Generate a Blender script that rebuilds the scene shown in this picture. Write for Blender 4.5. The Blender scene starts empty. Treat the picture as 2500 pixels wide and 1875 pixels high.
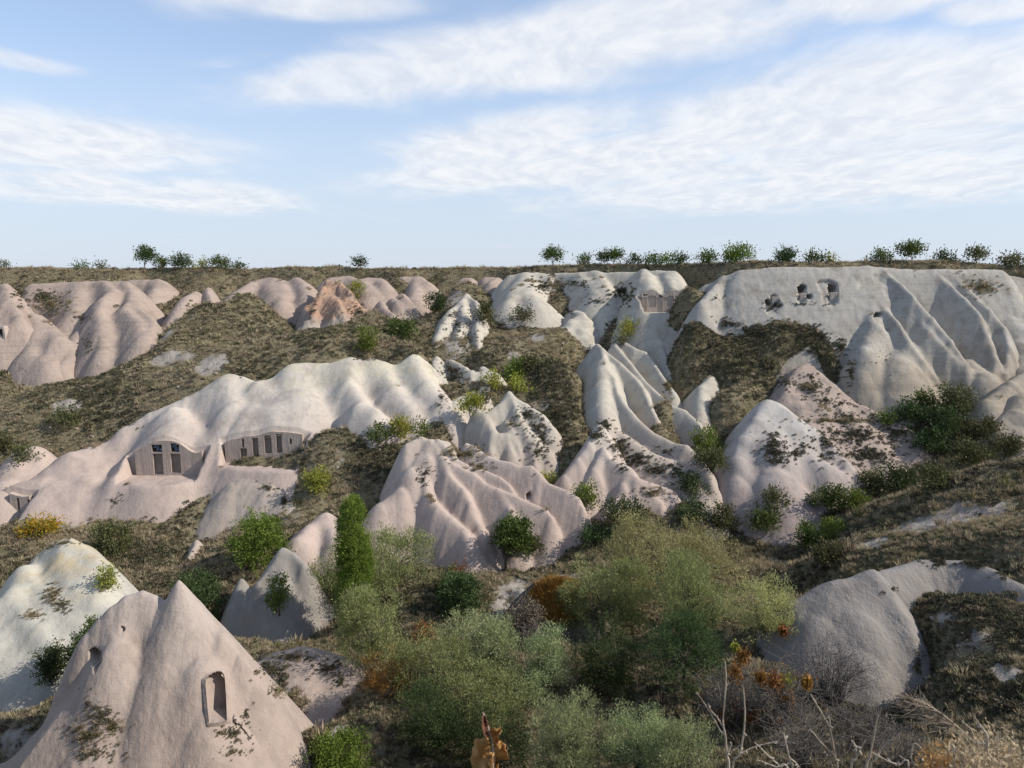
import bpy, bmesh, math, random
import numpy as np
from mathutils import Vector, Matrix
from mathutils.bvhtree import BVHTree

rng = np.random.default_rng(7)
random.seed(7)
SC = bpy.context.scene
COL = SC.collection

# ------------------------------------------------------------------ camera
F_PX = 1818.0
PITCH = math.atan((937.5 - 662.0) / F_PX)
cam_data = bpy.data.cameras.new('camera')
cam_data.sensor_width = 36.0
cam_data.lens = 36.0 * F_PX / 2500.0
cam_data.clip_start = 0.05
cam_data.clip_end = 20000
cam = bpy.data.objects.new('camera', cam_data)
cam.rotation_euler = (math.pi / 2 - PITCH, 0, 0)
COL.objects.link(cam)
SC.camera = cam
cam_data.dof.use_dof = True
cam_data.dof.focus_distance = 60.0
cam_data.dof.aperture_fstop = 8.0

# ------------------------------------------------------------------ light
SUN_DIR = Vector((0.79, -0.10, 0.60)).normalized()       # towards the sun
SUN_EL = math.asin(SUN_DIR.z)
SUN_AZ = math.atan2(SUN_DIR.x, SUN_DIR.y)                # clockwise from +Y
world = bpy.data.worlds.new('World')
SC.world = world
world.use_nodes = True


def nodes_of(tree):
    tree.nodes.clear()
    N = tree.nodes

    def new(kind, **kw):
        n = N.new(kind)
        for k, v in kw.items():
            if k.startswith('i_'):
                n.inputs[k[2:].replace('_', ' ')].default_value = v
            else:
                setattr(n, k, v)
        return n
    return new, tree.links.new


class G:
    """small helper that chains shader nodes"""
    def __init__(self, tree):
        self.new, self.link = nodes_of(tree)

    def put(self, sock, v):
        if hasattr(v, 'is_linked') or hasattr(v, 'links'):
            self.link(v, sock)
        else:
            sock.default_value = v

    def math(self, op, a, b=0.0, c=None, clamp=False):
        n = self.new('ShaderNodeMath', operation=op)
        n.use_clamp = clamp
        self.put(n.inputs[0], a)
        self.put(n.inputs[1], b)
        if c is not None:
            self.put(n.inputs[2], c)
        return n.outputs[0]

    def vmath(self, op, a, b=(0, 0, 0)):
        n = self.new('ShaderNodeVectorMath', operation=op)
        self.put(n.inputs[0], a)
        self.put(n.inputs[1], b)
        return n.outputs['Value'] if op in ('DOT_PRODUCT', 'LENGTH') else n.outputs[0]

    def mix(self, f, a, b, mode='MIX'):
        n = self.new('ShaderNodeMix', data_type='RGBA', blend_type=mode)
        self.put(n.inputs[0], f)
        self.put(n.inputs[6], a if hasattr(a, 'links') else tuple(a) + (1,) * (4 - len(a)))
        self.put(n.inputs[7], b if hasattr(b, 'links') else tuple(b) + (1,) * (4 - len(b)))
        return n.outputs[2]

    def ramp(self, f, lo, hi, smooth=True):
        n = self.new('ShaderNodeMapRange')
        n.interpolation_type = 'SMOOTHSTEP' if smooth else 'LINEAR'
        self.put(n.inputs[0], f)
        self.put(n.inputs[1], lo)
        self.put(n.inputs[2], hi)
        return n.outputs[0]

    def noise(self, vec, scale, detail=4, rough=0.55, dist=0.0):
        n = self.new('ShaderNodeTexNoise')
        self.put(n.inputs['Vector'], vec)
        n.inputs['Scale'].default_value = scale
        n.inputs['Detail'].default_value = detail
        n.inputs['Roughness'].default_value = rough
        n.inputs['Distortion'].default_value = dist
        return n.outputs['Fac']

    def mapping(self, vec, scale=(1, 1, 1), rot=(0, 0, 0), loc=(0, 0, 0)):
        n = self.new('ShaderNodeMapping')
        self.put(n.inputs[0], vec)
        n.inputs['Scale'].default_value = scale
        n.inputs['Rotation'].default_value = rot
        n.inputs['Location'].default_value = loc
        return n.outputs[0]


def build_world():
    g = G(world.node_tree)
    out = g.new('ShaderNodeOutputWorld')
    bg = g.new('ShaderNodeBackground')
    sky = g.new('ShaderNodeTexSky', sky_type='NISHITA')
    sky.sun_disc = False
    sky.sun_elevation = SUN_EL
    sky.sun_rotation = SUN_AZ
    sky.altitude = 1200
    sky.air_density = 1.0
    sky.dust_density = 1.0
    sky.ozone_density = 2.0
    tc = g.new('ShaderNodeTexCoord')
    d = g.vmath('NORMALIZE', tc.outputs['Generated'])
    sep = g.new('ShaderNodeSeparateXYZ')
    g.link(d, sep.inputs[0])
    z = g.math('MAXIMUM', sep.outputs[2], 0.0)
    zz = g.math('ADD', z, 0.10)
    px = g.math('DIVIDE', sep.outputs[0], zz)            # position on a cloud layer high above
    py = g.math('DIVIDE', sep.outputs[1], zz)
    cv = g.new('ShaderNodeCombineXYZ')
    g.link(px, cv.inputs[0])
    g.link(py, cv.inputs[1])
    p = cv.outputs[0]
    warp = g.new('ShaderNodeTexNoise')
    g.link(p, warp.inputs['Vector'])
    warp.inputs['Scale'].default_value = 1.1
    warp.inputs['Detail'].default_value = 3
    w = g.vmath('SCALE', g.vmath('SUBTRACT', warp.outputs['Color'], (0.5, 0.5, 0.5)))
    w.node.inputs['Scale'].default_value = 0.55
    pw = g.vmath('ADD', p, w)
    CLOUD_NODES(g, p, pw, d, sky, z, bg)
    g.link(bg.outputs[0], out.inputs[0])


def CLOUD_NODES(g, p, pw, d, sky, z, bg):
    wisps = g.noise(g.mapping(pw, (1.25, .80, 1), (0, 0, math.radians(12))), 1.9, 7, 0.52)
    streak = g.noise(g.mapping(pw, (1.3, .7, 1), (0, 0, math.radians(12))), 6.0, 5, 0.6)
    total = None
    # banks of thin cloud: (x, y, half length, half width, turn, strength) on the cloud layer
    for (cx, cy, lx, ly, rot, s) in CLOUD_BANKS:
        q = g.mapping(g.vmath('SUBTRACT', pw, (cx, cy, 0)), (1, 1, 1), (0, 0, -math.radians(rot)))
        q = g.mapping(q, (1 / lx, 1 / ly, 1))
        r = g.vmath('LENGTH', q)
        m = g.math('MULTIPLY', g.ramp(r, 1.05, 0.25), s)
        total = m if total is None else g.math('MAXIMUM', total, m)
    broken = g.noise(g.mapping(pw, (1, 1.6, 1)), 1.3, 5, 0.6)
    total = g.math('MAXIMUM', total, g.math('MULTIPLY', g.ramp(broken, 0.56, 0.8), 0.55))
    tex = g.math('ADD', g.math('MULTIPLY', wisps, 1.5), g.math('MULTIPLY', streak, 0.18))
    dens = g.math('MULTIPLY', total, g.ramp(g.math('ADD', tex, g.math('MULTIPLY', total, 0.70)), 0.80, 1.42))
    dens = g.math('MINIMUM', dens, 0.88)
    # low veil of thin high cloud towards the horizon
    veil = g.math('MAXIMUM', g.math('MULTIPLY', g.ramp(z, 0.45, 0.0), 0.90), .34)
    col = g.mix(veil, sky.outputs[0], CLOUD_VEIL)
    cl = g.mix(g.ramp(streak, 0.3, 0.7), CLOUD_LO, CLOUD_HI)
    col = g.mix(dens, col, cl)
    g.link(col, bg.inputs[0])
    bg.inputs[1].default_value = SKY_STRENGTH


SKY_STRENGTH = 0.15
CLOUD_VEIL = (3.0, 3.4, 4.05)
CLOUD_LO = (3.75, 3.95, 4.35)
CLOUD_HI = (4.7, 4.75, 4.85)


def skypt(px, py):
    """where the sight line through a spot of the sky meets the cloud layer"""
    u, v = (px - 1250) / F_PX, (937.5 - py) / F_PX
    x, y, z = u, math.cos(PITCH) + v * math.sin(PITCH), -math.sin(PITCH) + v * math.cos(PITCH)
    n = math.sqrt(x * x + y * y + z * z)
    zz = max(z / n, 0) + 0.10
    return x / n / zz, y / n / zz


def bank(x0, y0, x1, y1, width, s):
    a, b = skypt(x0, y0), skypt(x1, y1)
    return ((a[0] + b[0]) / 2, (a[1] + b[1]) / 2, math.hypot(b[0] - a[0], b[1] - a[1]) / 2 + width,
            width, math.degrees(math.atan2(b[1] - a[1], b[0] - a[0])), s)


CLOUD_BANKS = [
    bank(560, 260, 1250, 160, .40, .8),
    bank(900, 220, 1950, 20, .55, 1.0),
    bank(1800, 0, 2700, -30, .35, .9),
    bank(1000, 400, 1500, 270, .55, .95),
    bank(1000, 450, 2000, 330, .95, 1.0),
    bank(1500, 380, 2800, 160, 1.0, 1.0),
    bank(1500, 480, 2900, 380, 1.6, .85),
    bank(-250, 330, 330, 370, .95, .95),
    bank(-100, 430, 700, 505, .8, .85),
    bank(540, 25, 950, -20, .22, .8),
    bank(-30, 140, 180, 190, .18, .6),
    bank(2300, 70, 2540, 35, .16, .85),
    bank(480, 165, 680, 140, .10, .35),
]
build_world()

sun_data = bpy.data.lights.new('sun', 'SUN')
sun_data.energy = 3.9
sun_data.angle = math.radians(0.6)
sun_data.color = (1.0, 0.93, 0.82)
sun = bpy.data.objects.new('sun', sun_data)
sun.rotation_euler = (-SUN_DIR).to_track_quat('-Z', 'Y').to_euler()
sun.location = (60, 20, 60)
COL.objects.link(sun)
SC.view_settings.view_transform = 'Standard'
SC.view_settings.look = 'None'
SC.view_settings.gamma = 1.0
SC.view_settings.use_curve_mapping = False
SC.view_settings.exposure = 0.45

# ------------------------------------------------------------------ measuring helpers
CROP = {'1': (0, 600, .3858), '2': (800, 600, .3858), '3': (1650, 600, .3858), '4': (0, 1235, .3858),
        '5': (800, 1235, .3858), '6': (1650, 1235, .3858), 'S': (0, 0, 1.0), 'F': (0, 0, 1.1302),
        'a': (300, 1020, .226), 'b': (1800, 620, .226), 'c': (1400, 610, .1808), 'd': (0, 1020, .1808),
        'e': (1000, 1500, .226), 'g': (1700, 1575, .1808), 'h': (2100, 1575, .1808)}
CP, SP = math.cos(PITCH), math.sin(PITCH)


def ray(px, py):
    u, v = (px - 1250) / F_PX, (937.5 - py) / F_PX
    return Vector((u, CP + v * SP, -SP + v * CP))


def depth(Y):
    return Y if Y < 55 else 55 + (Y - 55) * .62


def at(px, py, Y):
    d = ray(px, py)
    return d * (depth(Y) / d.y)


def proj(V):
    V = np.asarray(V, float)
    f = V[:, 1] * CP - V[:, 2] * SP
    v = (V[:, 1] * SP + V[:, 2] * CP) / f
    return 1250 + F_PX * V[:, 0] / f, 937.5 - F_PX * v


def in_poly(px, py, poly):
    inside = np.zeros(len(px), bool)
    n = len(poly)
    for i in range(n):
        (x1, y1), (x2, y2) = poly[i], poly[(i + 1) % n]
        if y1 == y2:
            continue
        cr = ((y1 > py) != (y2 > py)) & (px < (x2 - x1) * (py - y1) / (y2 - y1) + x1)
        inside ^= cr
    return inside


def cpx(c, x, y):
    o = CROP[c]
    return o[0] + x * o[2], o[1] + y * o[2]


def pts(s):
    """'2:640 1230 72, 880 1250 73' -> list of points in the place"""
    c, out = '1', []
    for tok in s.split(','):
        tok = tok.strip()
        if ':' in tok:
            c, tok = tok.split(':')
        a = [float(v) for v in tok.split()]
        out.append(at(*cpx(c, a[0], a[1]), a[2]))
    return out


# ------------------------------------------------------------------ noise
def _hash(ix, iy, seed):
    h = (ix.astype(np.int64) * 374761393 + iy.astype(np.int64) * 668265263 + seed * 1442695041) & 0x7fffffff
    h = ((h ^ (h >> 13)) * 1274126177) & 0x7fffffff
    h = (h ^ (h >> 16)) & 0xffff
    return h.astype(np.float64) / 65535.0


def vnoise(x, y, seed=0):
    ix, iy = np.floor(x), np.floor(y)
    fx, fy = x - ix, y - iy

    def grad(gx, gy):
        a = _hash(ix + gx, iy + gy, seed) * (2 * math.pi)
        return np.cos(a) * (fx - gx) + np.sin(a) * (fy - gy)
    sx = fx * fx * fx * (fx * (fx * 6 - 15) + 10)
    sy = fy * fy * fy * (fy * (fy * 6 - 15) + 10)
    a, b, c, d = grad(0, 0), grad(1, 0), grad(0, 1), grad(1, 1)
    return ((a + (b - a) * sx) * (1 - sy) + (c + (d - c) * sx) * sy) * .8


def fbm(x, y, scale, octv=3, seed=0, gain=0.5):
    s, a, f = 0, 1.0, 1.0 / scale
    for o in range(octv):
        co, si = math.cos(.7 + 1.9 * o), math.sin(.7 + 1.9 * o)
        s = s + a * vnoise((x * co - y * si) * f + 17.3 * o, (x * si + y * co) * f - 9.1 * o, seed + o)
        a *= gain
        f *= 2.03
    return s


# ------------------------------------------------------------------ object helpers
def mesh_from(name, V, Fc, smooth=True):
    me = bpy.data.meshes.new(name)
    V = np.asarray(V, dtype=np.float32).reshape(-1, 3)
    Fc = np.asarray(Fc, dtype=np.int32)
    k = Fc.shape[1]
    me.vertices.add(len(V))
    me.vertices.foreach_set('co', V.ravel())
    me.loops.add(Fc.size)
    me.loops.foreach_set('vertex_index', Fc.ravel())
    me.polygons.add(len(Fc))
    me.polygons.foreach_set('loop_start', np.arange(0, Fc.size, k, dtype=np.int32))
    me.polygons.foreach_set('use_smooth', np.full(len(Fc), smooth, dtype=bool))
    me.update(calc_edges=True)
    return me


def link(name, me, mat=None, parent=None, loc=None):
    o = bpy.data.objects.new(name, me)
    COL.objects.link(o)
    if mat is not None and me is not None:
        me.materials.append(mat)
    if loc is not None:
        o.location = loc
    if parent is not None:
        o.parent = parent
    return o


def tag(o, label=None, cat=None, group=None, kind=None):
    if label:
        o['label'] = label
    if cat:
        o['category'] = cat
    if group:
        o['group'] = group
    if kind:
        o['kind'] = kind
    return o


def pyfaces(me_name, verts, faces, smooth=False):
    me = bpy.data.meshes.new(me_name)
    me.from_pydata([tuple(v) for v in verts], [], faces)
    if smooth:
        me.polygons.foreach_set('use_smooth', np.ones(len(me.polygons), dtype=bool))
    me.update()
    return me


# ------------------------------------------------------------------ materials
def new_mat(name):
    m = bpy.data.materials.new(name)
    m.use_nodes = True
    return m, G(m.node_tree)


def finish(g, col, rough=0.9, height=None, strength=0.4, dist=0.1, spec=0.15, trans=None):
    out = g.new('ShaderNodeOutputMaterial')
    b = g.new('ShaderNodeBsdfPrincipled')
    g.put(b.inputs['Base Color'], col if hasattr(col, 'links') else tuple(col) + (1,))
    b.inputs['Roughness'].default_value = rough
    b.inputs['Specular IOR Level'].default_value = spec
    if height is not None:
        bp = g.new('ShaderNodeBump')
        bp.inputs['Strength'].default_value = strength
        bp.inputs['Distance'].default_value = dist
        g.link(height, bp.inputs['Height'])
        g.link(bp.outputs[0], b.inputs['Normal'])
    if trans:
        t = g.new('ShaderNodeBsdfTranslucent')
        g.put(t.inputs[0], col)
        ms = g.new('ShaderNodeMixShader')
        ms.inputs[0].default_value = trans
        g.link(b.outputs[0], ms.inputs[1])
        g.link(t.outputs[0], ms.inputs[2])
        g.link(ms.outputs[0], out.inputs[0])
    else:
        g.link(b.outputs[0], out.inputs[0])


ALB = .80


def tuff(name, low, high, cap=None, z0=-18.0, z1=-10.0, stain=0.25, layers=0.0, scale=1.0, pit=0.24, specks=0.5):
    """soft volcanic rock: pink below, pale above, pitted, stained and faintly layered"""
    low, high = [v * ALB for v in low], [v * ALB for v in high]
    cap = [v * ALB for v in cap] if cap is not None else None
    m, g = new_mat(name)
    geo = g.new('ShaderNodeNewGeometry')
    pos = geo.outputs['Position']
    sep = g.new('ShaderNodeSeparateXYZ')
    g.link(pos, sep.inputs[0])
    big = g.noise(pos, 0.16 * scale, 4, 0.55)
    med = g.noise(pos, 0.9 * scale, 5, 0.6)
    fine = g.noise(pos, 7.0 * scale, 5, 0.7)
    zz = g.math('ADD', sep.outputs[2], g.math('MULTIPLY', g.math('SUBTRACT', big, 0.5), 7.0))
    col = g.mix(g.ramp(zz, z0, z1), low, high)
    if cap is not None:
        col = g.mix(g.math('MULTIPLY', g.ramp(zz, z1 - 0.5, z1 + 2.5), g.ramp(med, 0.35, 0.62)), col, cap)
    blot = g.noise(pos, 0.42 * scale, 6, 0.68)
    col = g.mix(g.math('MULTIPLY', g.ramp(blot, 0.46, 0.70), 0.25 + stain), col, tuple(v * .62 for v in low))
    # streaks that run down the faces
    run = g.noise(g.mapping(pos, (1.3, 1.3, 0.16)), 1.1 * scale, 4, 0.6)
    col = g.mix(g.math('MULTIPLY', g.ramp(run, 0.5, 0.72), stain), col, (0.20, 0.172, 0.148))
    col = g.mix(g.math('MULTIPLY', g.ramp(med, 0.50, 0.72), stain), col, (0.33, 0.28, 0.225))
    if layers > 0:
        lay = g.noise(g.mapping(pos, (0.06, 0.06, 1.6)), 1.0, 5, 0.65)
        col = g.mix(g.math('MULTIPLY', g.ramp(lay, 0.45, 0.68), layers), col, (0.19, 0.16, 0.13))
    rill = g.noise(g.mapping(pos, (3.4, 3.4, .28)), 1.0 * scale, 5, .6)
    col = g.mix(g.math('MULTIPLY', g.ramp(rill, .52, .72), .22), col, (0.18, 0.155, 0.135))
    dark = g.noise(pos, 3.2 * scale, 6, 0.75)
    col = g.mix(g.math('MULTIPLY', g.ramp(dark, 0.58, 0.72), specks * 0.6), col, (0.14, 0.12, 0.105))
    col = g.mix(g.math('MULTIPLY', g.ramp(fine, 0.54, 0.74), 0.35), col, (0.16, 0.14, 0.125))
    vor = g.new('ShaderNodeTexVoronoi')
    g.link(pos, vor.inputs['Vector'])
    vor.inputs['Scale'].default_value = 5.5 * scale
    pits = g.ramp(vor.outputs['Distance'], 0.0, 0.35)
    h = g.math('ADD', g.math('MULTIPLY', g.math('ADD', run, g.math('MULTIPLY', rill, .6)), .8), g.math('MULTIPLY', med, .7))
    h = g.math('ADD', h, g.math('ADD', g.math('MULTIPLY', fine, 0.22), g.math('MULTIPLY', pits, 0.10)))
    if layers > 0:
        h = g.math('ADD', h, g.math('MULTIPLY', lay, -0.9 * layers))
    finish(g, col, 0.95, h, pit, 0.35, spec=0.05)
    return m


PINK = tuff('pink_tuff', (0.52, 0.415, 0.36), (0.60, 0.535, 0.465), (0.62, 0.575, 0.44), -18, -12)
FARPINK = tuff('far_pink_tuff', (0.42, 0.335, 0.285), (0.44, 0.345, 0.29), None, -11, -3, 0.4, 0.35, 0.8, 0.5, .7)
WHITE = tuff('white_tuff', (0.46, 0.385, 0.325), (0.54, 0.495, 0.415), None, -17, -12, 0.22)
GREY = tuff('grey_tuff', (0.41, 0.35, 0.275), (0.46, 0.43, 0.38), None, -12, -6, 0.45, 0.22)
YELLOW = tuff('yellow_stained_tuff', (0.54, 0.515, 0.45), (0.58, 0.545, 0.46), (0.60, 0.46, 0.25), -21, -18.6, 0.22)
NEAR = tuff('near_pink_tuff', (0.43, 0.345, 0.295), (0.50, 0.425, 0.375), None, -17, -12, 0.22, 0.0, 1.7, 0.24)
DOME = tuff('shade_darkened_tuff', (0.28, 0.255, 0.235), (0.34, 0.32, 0.30), None, -18, -13, 0.3, 0.0, 1.6, 0.45)  # rock tone lowered so the dome's shade is painted into its colour
ORANGE = tuff('orange_tuff', (0.47, 0.40, 0.34), (0.45, 0.275, 0.185), None, -6.6, -5.2, 0.5, 0.3)
# ------------------------------------------------------------------ the valley: rock ridges and the ground they rise from
def R(p, s=1.3, r=0.8, q=0.02, u=(4, 3), c=0.0):
    """a crest line: slope s (one value or left, right), rounding r, steepening q, depth below the crest of the ground u"""
    return dict(p=[np.array(v) for v in pts(p)], s=s, r=r, q=q, u=u, c=c)


def seg_heights(rd, X, Y):
    P = rd['p']
    best = None
    s = rd['s']
    segs = [(P[0], P[0])] if len(P) == 1 else list(zip(P[:-1], P[1:]))
    for a, b in segs:
        dx, dy = b[0] - a[0], b[1] - a[1]
        L2 = dx * dx + dy * dy + 1e-9
        t = np.clip(((X - a[0]) * dx + (Y - a[1]) * dy) / L2, 0, 1)
        ex, ey = X - (a[0] + t * dx), Y - (a[1] + t * dy)
        d = np.sqrt(ex * ex + ey * ey)
        z = a[2] + t * (b[2] - a[2])
        if isinstance(s, tuple):
            L = math.sqrt(L2)
            w = 0.5 + 0.5 * ((dx * ey - dy * ex) / L) / (d + 0.3)      # 1 = left of the line
            ss = s[1] + (s[0] - s[1]) * w
        else:
            ss = s
        r = rd['r']
        h = z - ss * (np.sqrt(d * d + r * r) - r) - rd['q'] * d * d
        best = h if best is None else np.maximum(best, h)
    return best


def smax(a, b, k):
    return np.maximum(a, b) + np.maximum(k - np.abs(a - b), 0) ** 2 / (4 * k)


FORMS = []


def form(name, label, cat, mat, ridges, k=0.8, res=0.25, wob=0.5, rough=0.25, cuts=(), group=None, seed=None, terr=0.0, nscale=1.0, yc=None):
    if yc:
        pv, fac = depth(yc[0]), yc[1]
        for rd in ridges:
            if yc[1] < .7:
                k_ = yc[2] if len(yc) > 2 else 1.4
                rd['s'] = tuple(v * k_ for v in rd['s']) if isinstance(rd['s'], tuple) else rd['s'] * k_
                rd['r'] = rd['r'] * .8
            rd['p'] = [p * ((pv + (p[1] - pv) * fac) / p[1]) for p in rd['p']]
    FORMS.append(dict(name=name, label=label, cat=cat, mat=mat, ridges=ridges, k=k, res=res, wob=wob, rough=rough,
                      cuts=list(cuts), group=group, seed=seed if seed is not None else len(FORMS) * 13 + 5, terr=terr, nscale=nscale))
    return FORMS[-1]


TAPER = {}


def form_height(f, X, Y, cut=True):
    sd = f['seed']
    w = f['wob']
    sc = 5.5 * f['nscale']
    Xw = X + w * fbm(X, Y, sc, 2, sd, .35)
    Yw = Y + .4 * w * fbm(X, Y, sc, 2, sd + 7, .35)
    H = None
    for rd in f['ridges']:
        h = seg_heights(rd, Xw, Yw)
        H = h if H is None else smax(H, h, f['k'])
    H = H + f['rough'] * (.55 * fbm(X, Y, 4.2 * f['nscale'], 2, sd + 21, 0.4) + .35 * fbm(X, Y, .8 * f['nscale'], 3, sd + 33, .5))
    if f['terr']:
        st = f['terr']
        H = H + 0.35 * st * np.sin(H * 2 * math.pi / st) / math.pi
    if cut:
        for c in f['cuts']:
            off = np.maximum(np.maximum(c['x0'] - X, X - c['x1']), 0)
            inside = (off < 2.5) & (Y < c['y']) & (Y > c['y'] - c.get('deep', 8))
            H = np.where(inside, np.minimum(H, c['z'] + 4.5 * off + .8 * off * off + (0.10 * fbm(X, Y, .9, 2, 5))), H)
    return H


def cut(c, xl, xr, floor, Y, deep=8.0):
    a, b = at(*cpx(c, xl, floor), Y), at(*cpx(c, xr, floor), Y)
    return dict(x0=a.x, x1=b.x, y=a.y, z=a.z, deep=deep)


# --- the long pink ridge on the left with its carved dovecotes
CUT_A = cut('1', 850, 1302, 1445, 73.5, 7)
CUT_B = cut('1', 1440, 1930, 1366, 74.2, 9)
CUT_C = cut('d', 110, 470, 1335, 68.0, 6)
form('rock_ridge', 'long pink tuff ridge with carved blocked doorways and two barred windows in its faces', 'rock', PINK, [
    R('1:60 1560 68, 300 1400 72, 450 1320 74, 640 1275 77, 800 1140 79, 960 1050 81, 1200 955 83, 1330 890 84, 1430 830 85', 1.5, 1.2, .02, (2, 1.5)),
    R('1:1430 830 85, 1520 830 85, 1620 870 84, 1740 870 84, 1850 760 86, 1980 742 87, 2203 742 87', 1.6, 1.4, .02, (2, 1.5)),
    R('2:100 735 87, 270 715 88, 330 745 88, 440 760 88, 540 705 89, 600 745 89', 1.6, 1.2, .02, (2, 1.5)),
    R('d:520 860 69.2, 300 880 68.7, 120 960 68.1, 20 1080 67.2', 2.2, .4, .03, (3.5, 3)),
    R('1:430 1330 73, 350 1480 70, 290 1560 68', 1.2, 2.2, .03, (3.5, 2)),
    R('1:620 1280 76, 560 1440 71.5, 500 1560 69', 1.0, 2.4, .03, (3, 2)),
    R('1:1100 1040 79, 1090 1110 76.5, 1080 1220 73.5', (1.3, 1.1), 2.2, .04, (6, 5)),
    R('1:1100 1040 79, 1230 1150 76.5, 1320 1270 74.2', 1.5, 1.0, .03, (5, 4)),
    R('1:850 1330 73, 770 1440 70, 800 1560 68.5', 1.3, 1.2, .04, (4, 2)),
    R('1:1000 1455 70.5, 1150 1440 71, 1290 1420 72', 1.5, .6, .05, (2.5, 1.5)),
    R('1:1440 850 84, 1490 980 79.5, 1560 1090 77, 1600 1150 75.5', 1.15, 1.3, .03, (5, 4)),
    R('1:1620 1010 78.5, 1740 1035 77.5, 1740 1110 75.8', 1.6, 1.5, .06, (5, 4.5)),
    R('1:1640 870 83, 1800 1030 79, 1900 1120 77, 1985 1195 75.6', 1.4, .9, .02, (5, 4)),
    R('1:1880 770 86, 1900 900 82, 1880 1020 79', .9, 2.5, .02, (6, 5)),
    R('2:150 730 87, 130 850 83, 220 980 79, 310 1060 77, 395 1135 75', 1.5, .9, .03, (6, 3)),
    R('2:320 745 87.5, 420 880 83, 530 1000 79, 565 1080 77', 1.5, 1.3, .04, (6, 4)),
    R('2:545 705 88.5, 640 850 83.5, 730 960 80, 775 1035 78', 1.4, 1.5, .03, (6, 3)),
    R('2:195 1010 77, 280 1030 76, 300 1090 75', 1.5, 1, .08, (3.5, 3)),
], k=1.2, res=0.19, wob=0.5, rough=0.14, cuts=[CUT_A, CUT_B, CUT_C])
form('rock_dome', 'small pink tuff dome at the low end of the dovecote ridge', 'rock', PINK, [
    R('1:215 1285 76, 130 1300 75, 90 1350 73, 30 1480 70', 1.4, 1.8, .06, (4, 3)),
    R('1:215 1285 76, 235 1370 74', 1.4, 1.3, .06, (4, 3))], k=1.0, res=.2)

# --- far left gully
form('rock_cone', 'pale pink pleated tuff cone below the left rim, largest of the far cones', 'rock', FARPINK, [
    R('1:230 240 145, 380 235 146, 560 225 146, 800 225 146, 850 300 141', 1.2, 2.0, .01, (3, 3)),
    R('1:500 255 143, 490 340 133, 470 430 123', 1.0, 2, .01, (6, 4)),
    R('1:640 230 144, 700 270 136, 655 325 124, 645 400 117, 640 520 109, 650 640 103.5', 1.35, 1.1, .02, (7, 4)),
    R('1:800 240 143, 830 330 129, 800 390 119, 860 470 112, 900 570 105.5', 1.4, 1.2, .02, (7, 4)),
    R('1:850 310 138, 900 400 122, 960 470 114, 955 550 108', 1.5, .8, .02, (6, 4)),
], k=1.2, res=.3, wob=.8, terr=0, yc=(103, .65, 1.15))
form('rock_dome', 'squat rounded tuff block in the far left gully between cliff and cones', 'rock', FARPINK, [
    R('1:195 435 112, 230 540 107, 180 650 103', 1.7, 1.8, .06, (8, 6)),
    R('1:230 450 112, 320 520 109, 370 570 106, 300 690 102', 1.4, 1.6, .05, (6, 4)),
    R('1:200 720 101, 310 740 100', 1.3, 1, .05, (3, 2))], k=1.2, res=.25)
form('rock_finger', 'leaning tuff finger beside the large pleated far cone', 'rock', FARPINK, [
    R('1:530 490 113, 480 560 109, 430 680 104, 390 760 101', 1.7, 1.1, .06, (6, 4))], res=.25)
form('rock_cone', 'ragged tuff tower at the left edge of the valley with a doorway at its foot', 'rock', FARPINK, [
    R('1:-200 260 130, -40 240 124, 35 245 118, 60 330 113, 110 440 107', 1.6, .9, .02, (10, 8)),
    R('1:35 250 118, 20 380 110, 40 500 105', 1.5, 1.2, .02, (10, 6)),
    R('1:-100 230 126, -60 420 108, -30 520 104', 1.5, 1.2, .02, (10, 6))], res=.25, rough=.5, yc=(106, .65, 1.15))
form('rock_slab', 'smooth pink slab leaning below the left rim beside the pleated cone', 'rock', FARPINK, [
    R('1:830 215 147, 1000 215 147, 1040 230 146', 1.2, 1, .02, (1.5, 1.5)),
    R('1:1000 222 146, 960 310 137', 1.3, 1.5, .03, (4, 2))], res=.3)
form('boulder', 'humped tuff boulder on the back of the grassy spur', 'rock', FARPINK, [
    R('1:1240 288 128, 1180 320 124, 1130 390 119, 1090 470 115', 1.6, 1.3, .05, (5, 3))], res=.25)
form('boulder', 'pointed tuff tooth standing beside the humped boulder on the spur', 'rock', FARPINK, [
    R('1:1320 262 130, 1335 340 124', 1.9, .7, .02, (5, 3))], res=.2)
form('rock_dome', 'pair of merged pink tuff domes under the rim above the grassy spur', 'rock', FARPINK, [
    R('1:1500 290 137, 1620 215 146, 1700 200 147, 1780 215 146, 1800 280 138, 1780 350 131', 1.3, 1.6, .02, (4, 3)),
    R('1:1720 210 146, 1740 300 135', 1.1, 2, .03, (5, 4)),
    R('1:1880 200 147, 1920 230 143, 1940 310 135', 1.5, 1.6, .03, (4, 3))], k=.8, res=.3)
form('rock_outcrop', 'jagged rust orange tuff outcrop with a pale skirt below the rim', 'rock', ORANGE, [
    R('1:1960 380 124, 2040 280 130, 2090 225 134, 2150 240 133', 1.8, .5, .0, (5, 4)),
    R('2:0 265 132, 60 235 134, 130 290 130, 150 330 127', 1.6, .5, .0, (5, 4)),
    R('1:2050 300 128, 1990 400 122, 1960 460 119', 1.6, .6, .02, (4, 3)),
    R('2:20 300 128, 60 360 123, 100 420 119', 1.2, .8, .02, (4, 3)),
    R('2:130 330 126, 200 400 121, 260 440 119', 1.2, .8, .02, (3, 2))], res=.18, rough=1.1, wob=.9, nscale=.45)
form('rock_dome', 'broad pale dome on the rim behind the rust orange outcrop', 'rock', FARPINK, [
    R('2:20 200 147, 120 188 148, 200 215 145, 260 260 139', 1.3, 1.6, .02, (4, 3)),
    R('2:250 200 147, 330 205 147, 360 240 142', 1.3, 1.5, .02, (3, 2))], res=.3)
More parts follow.
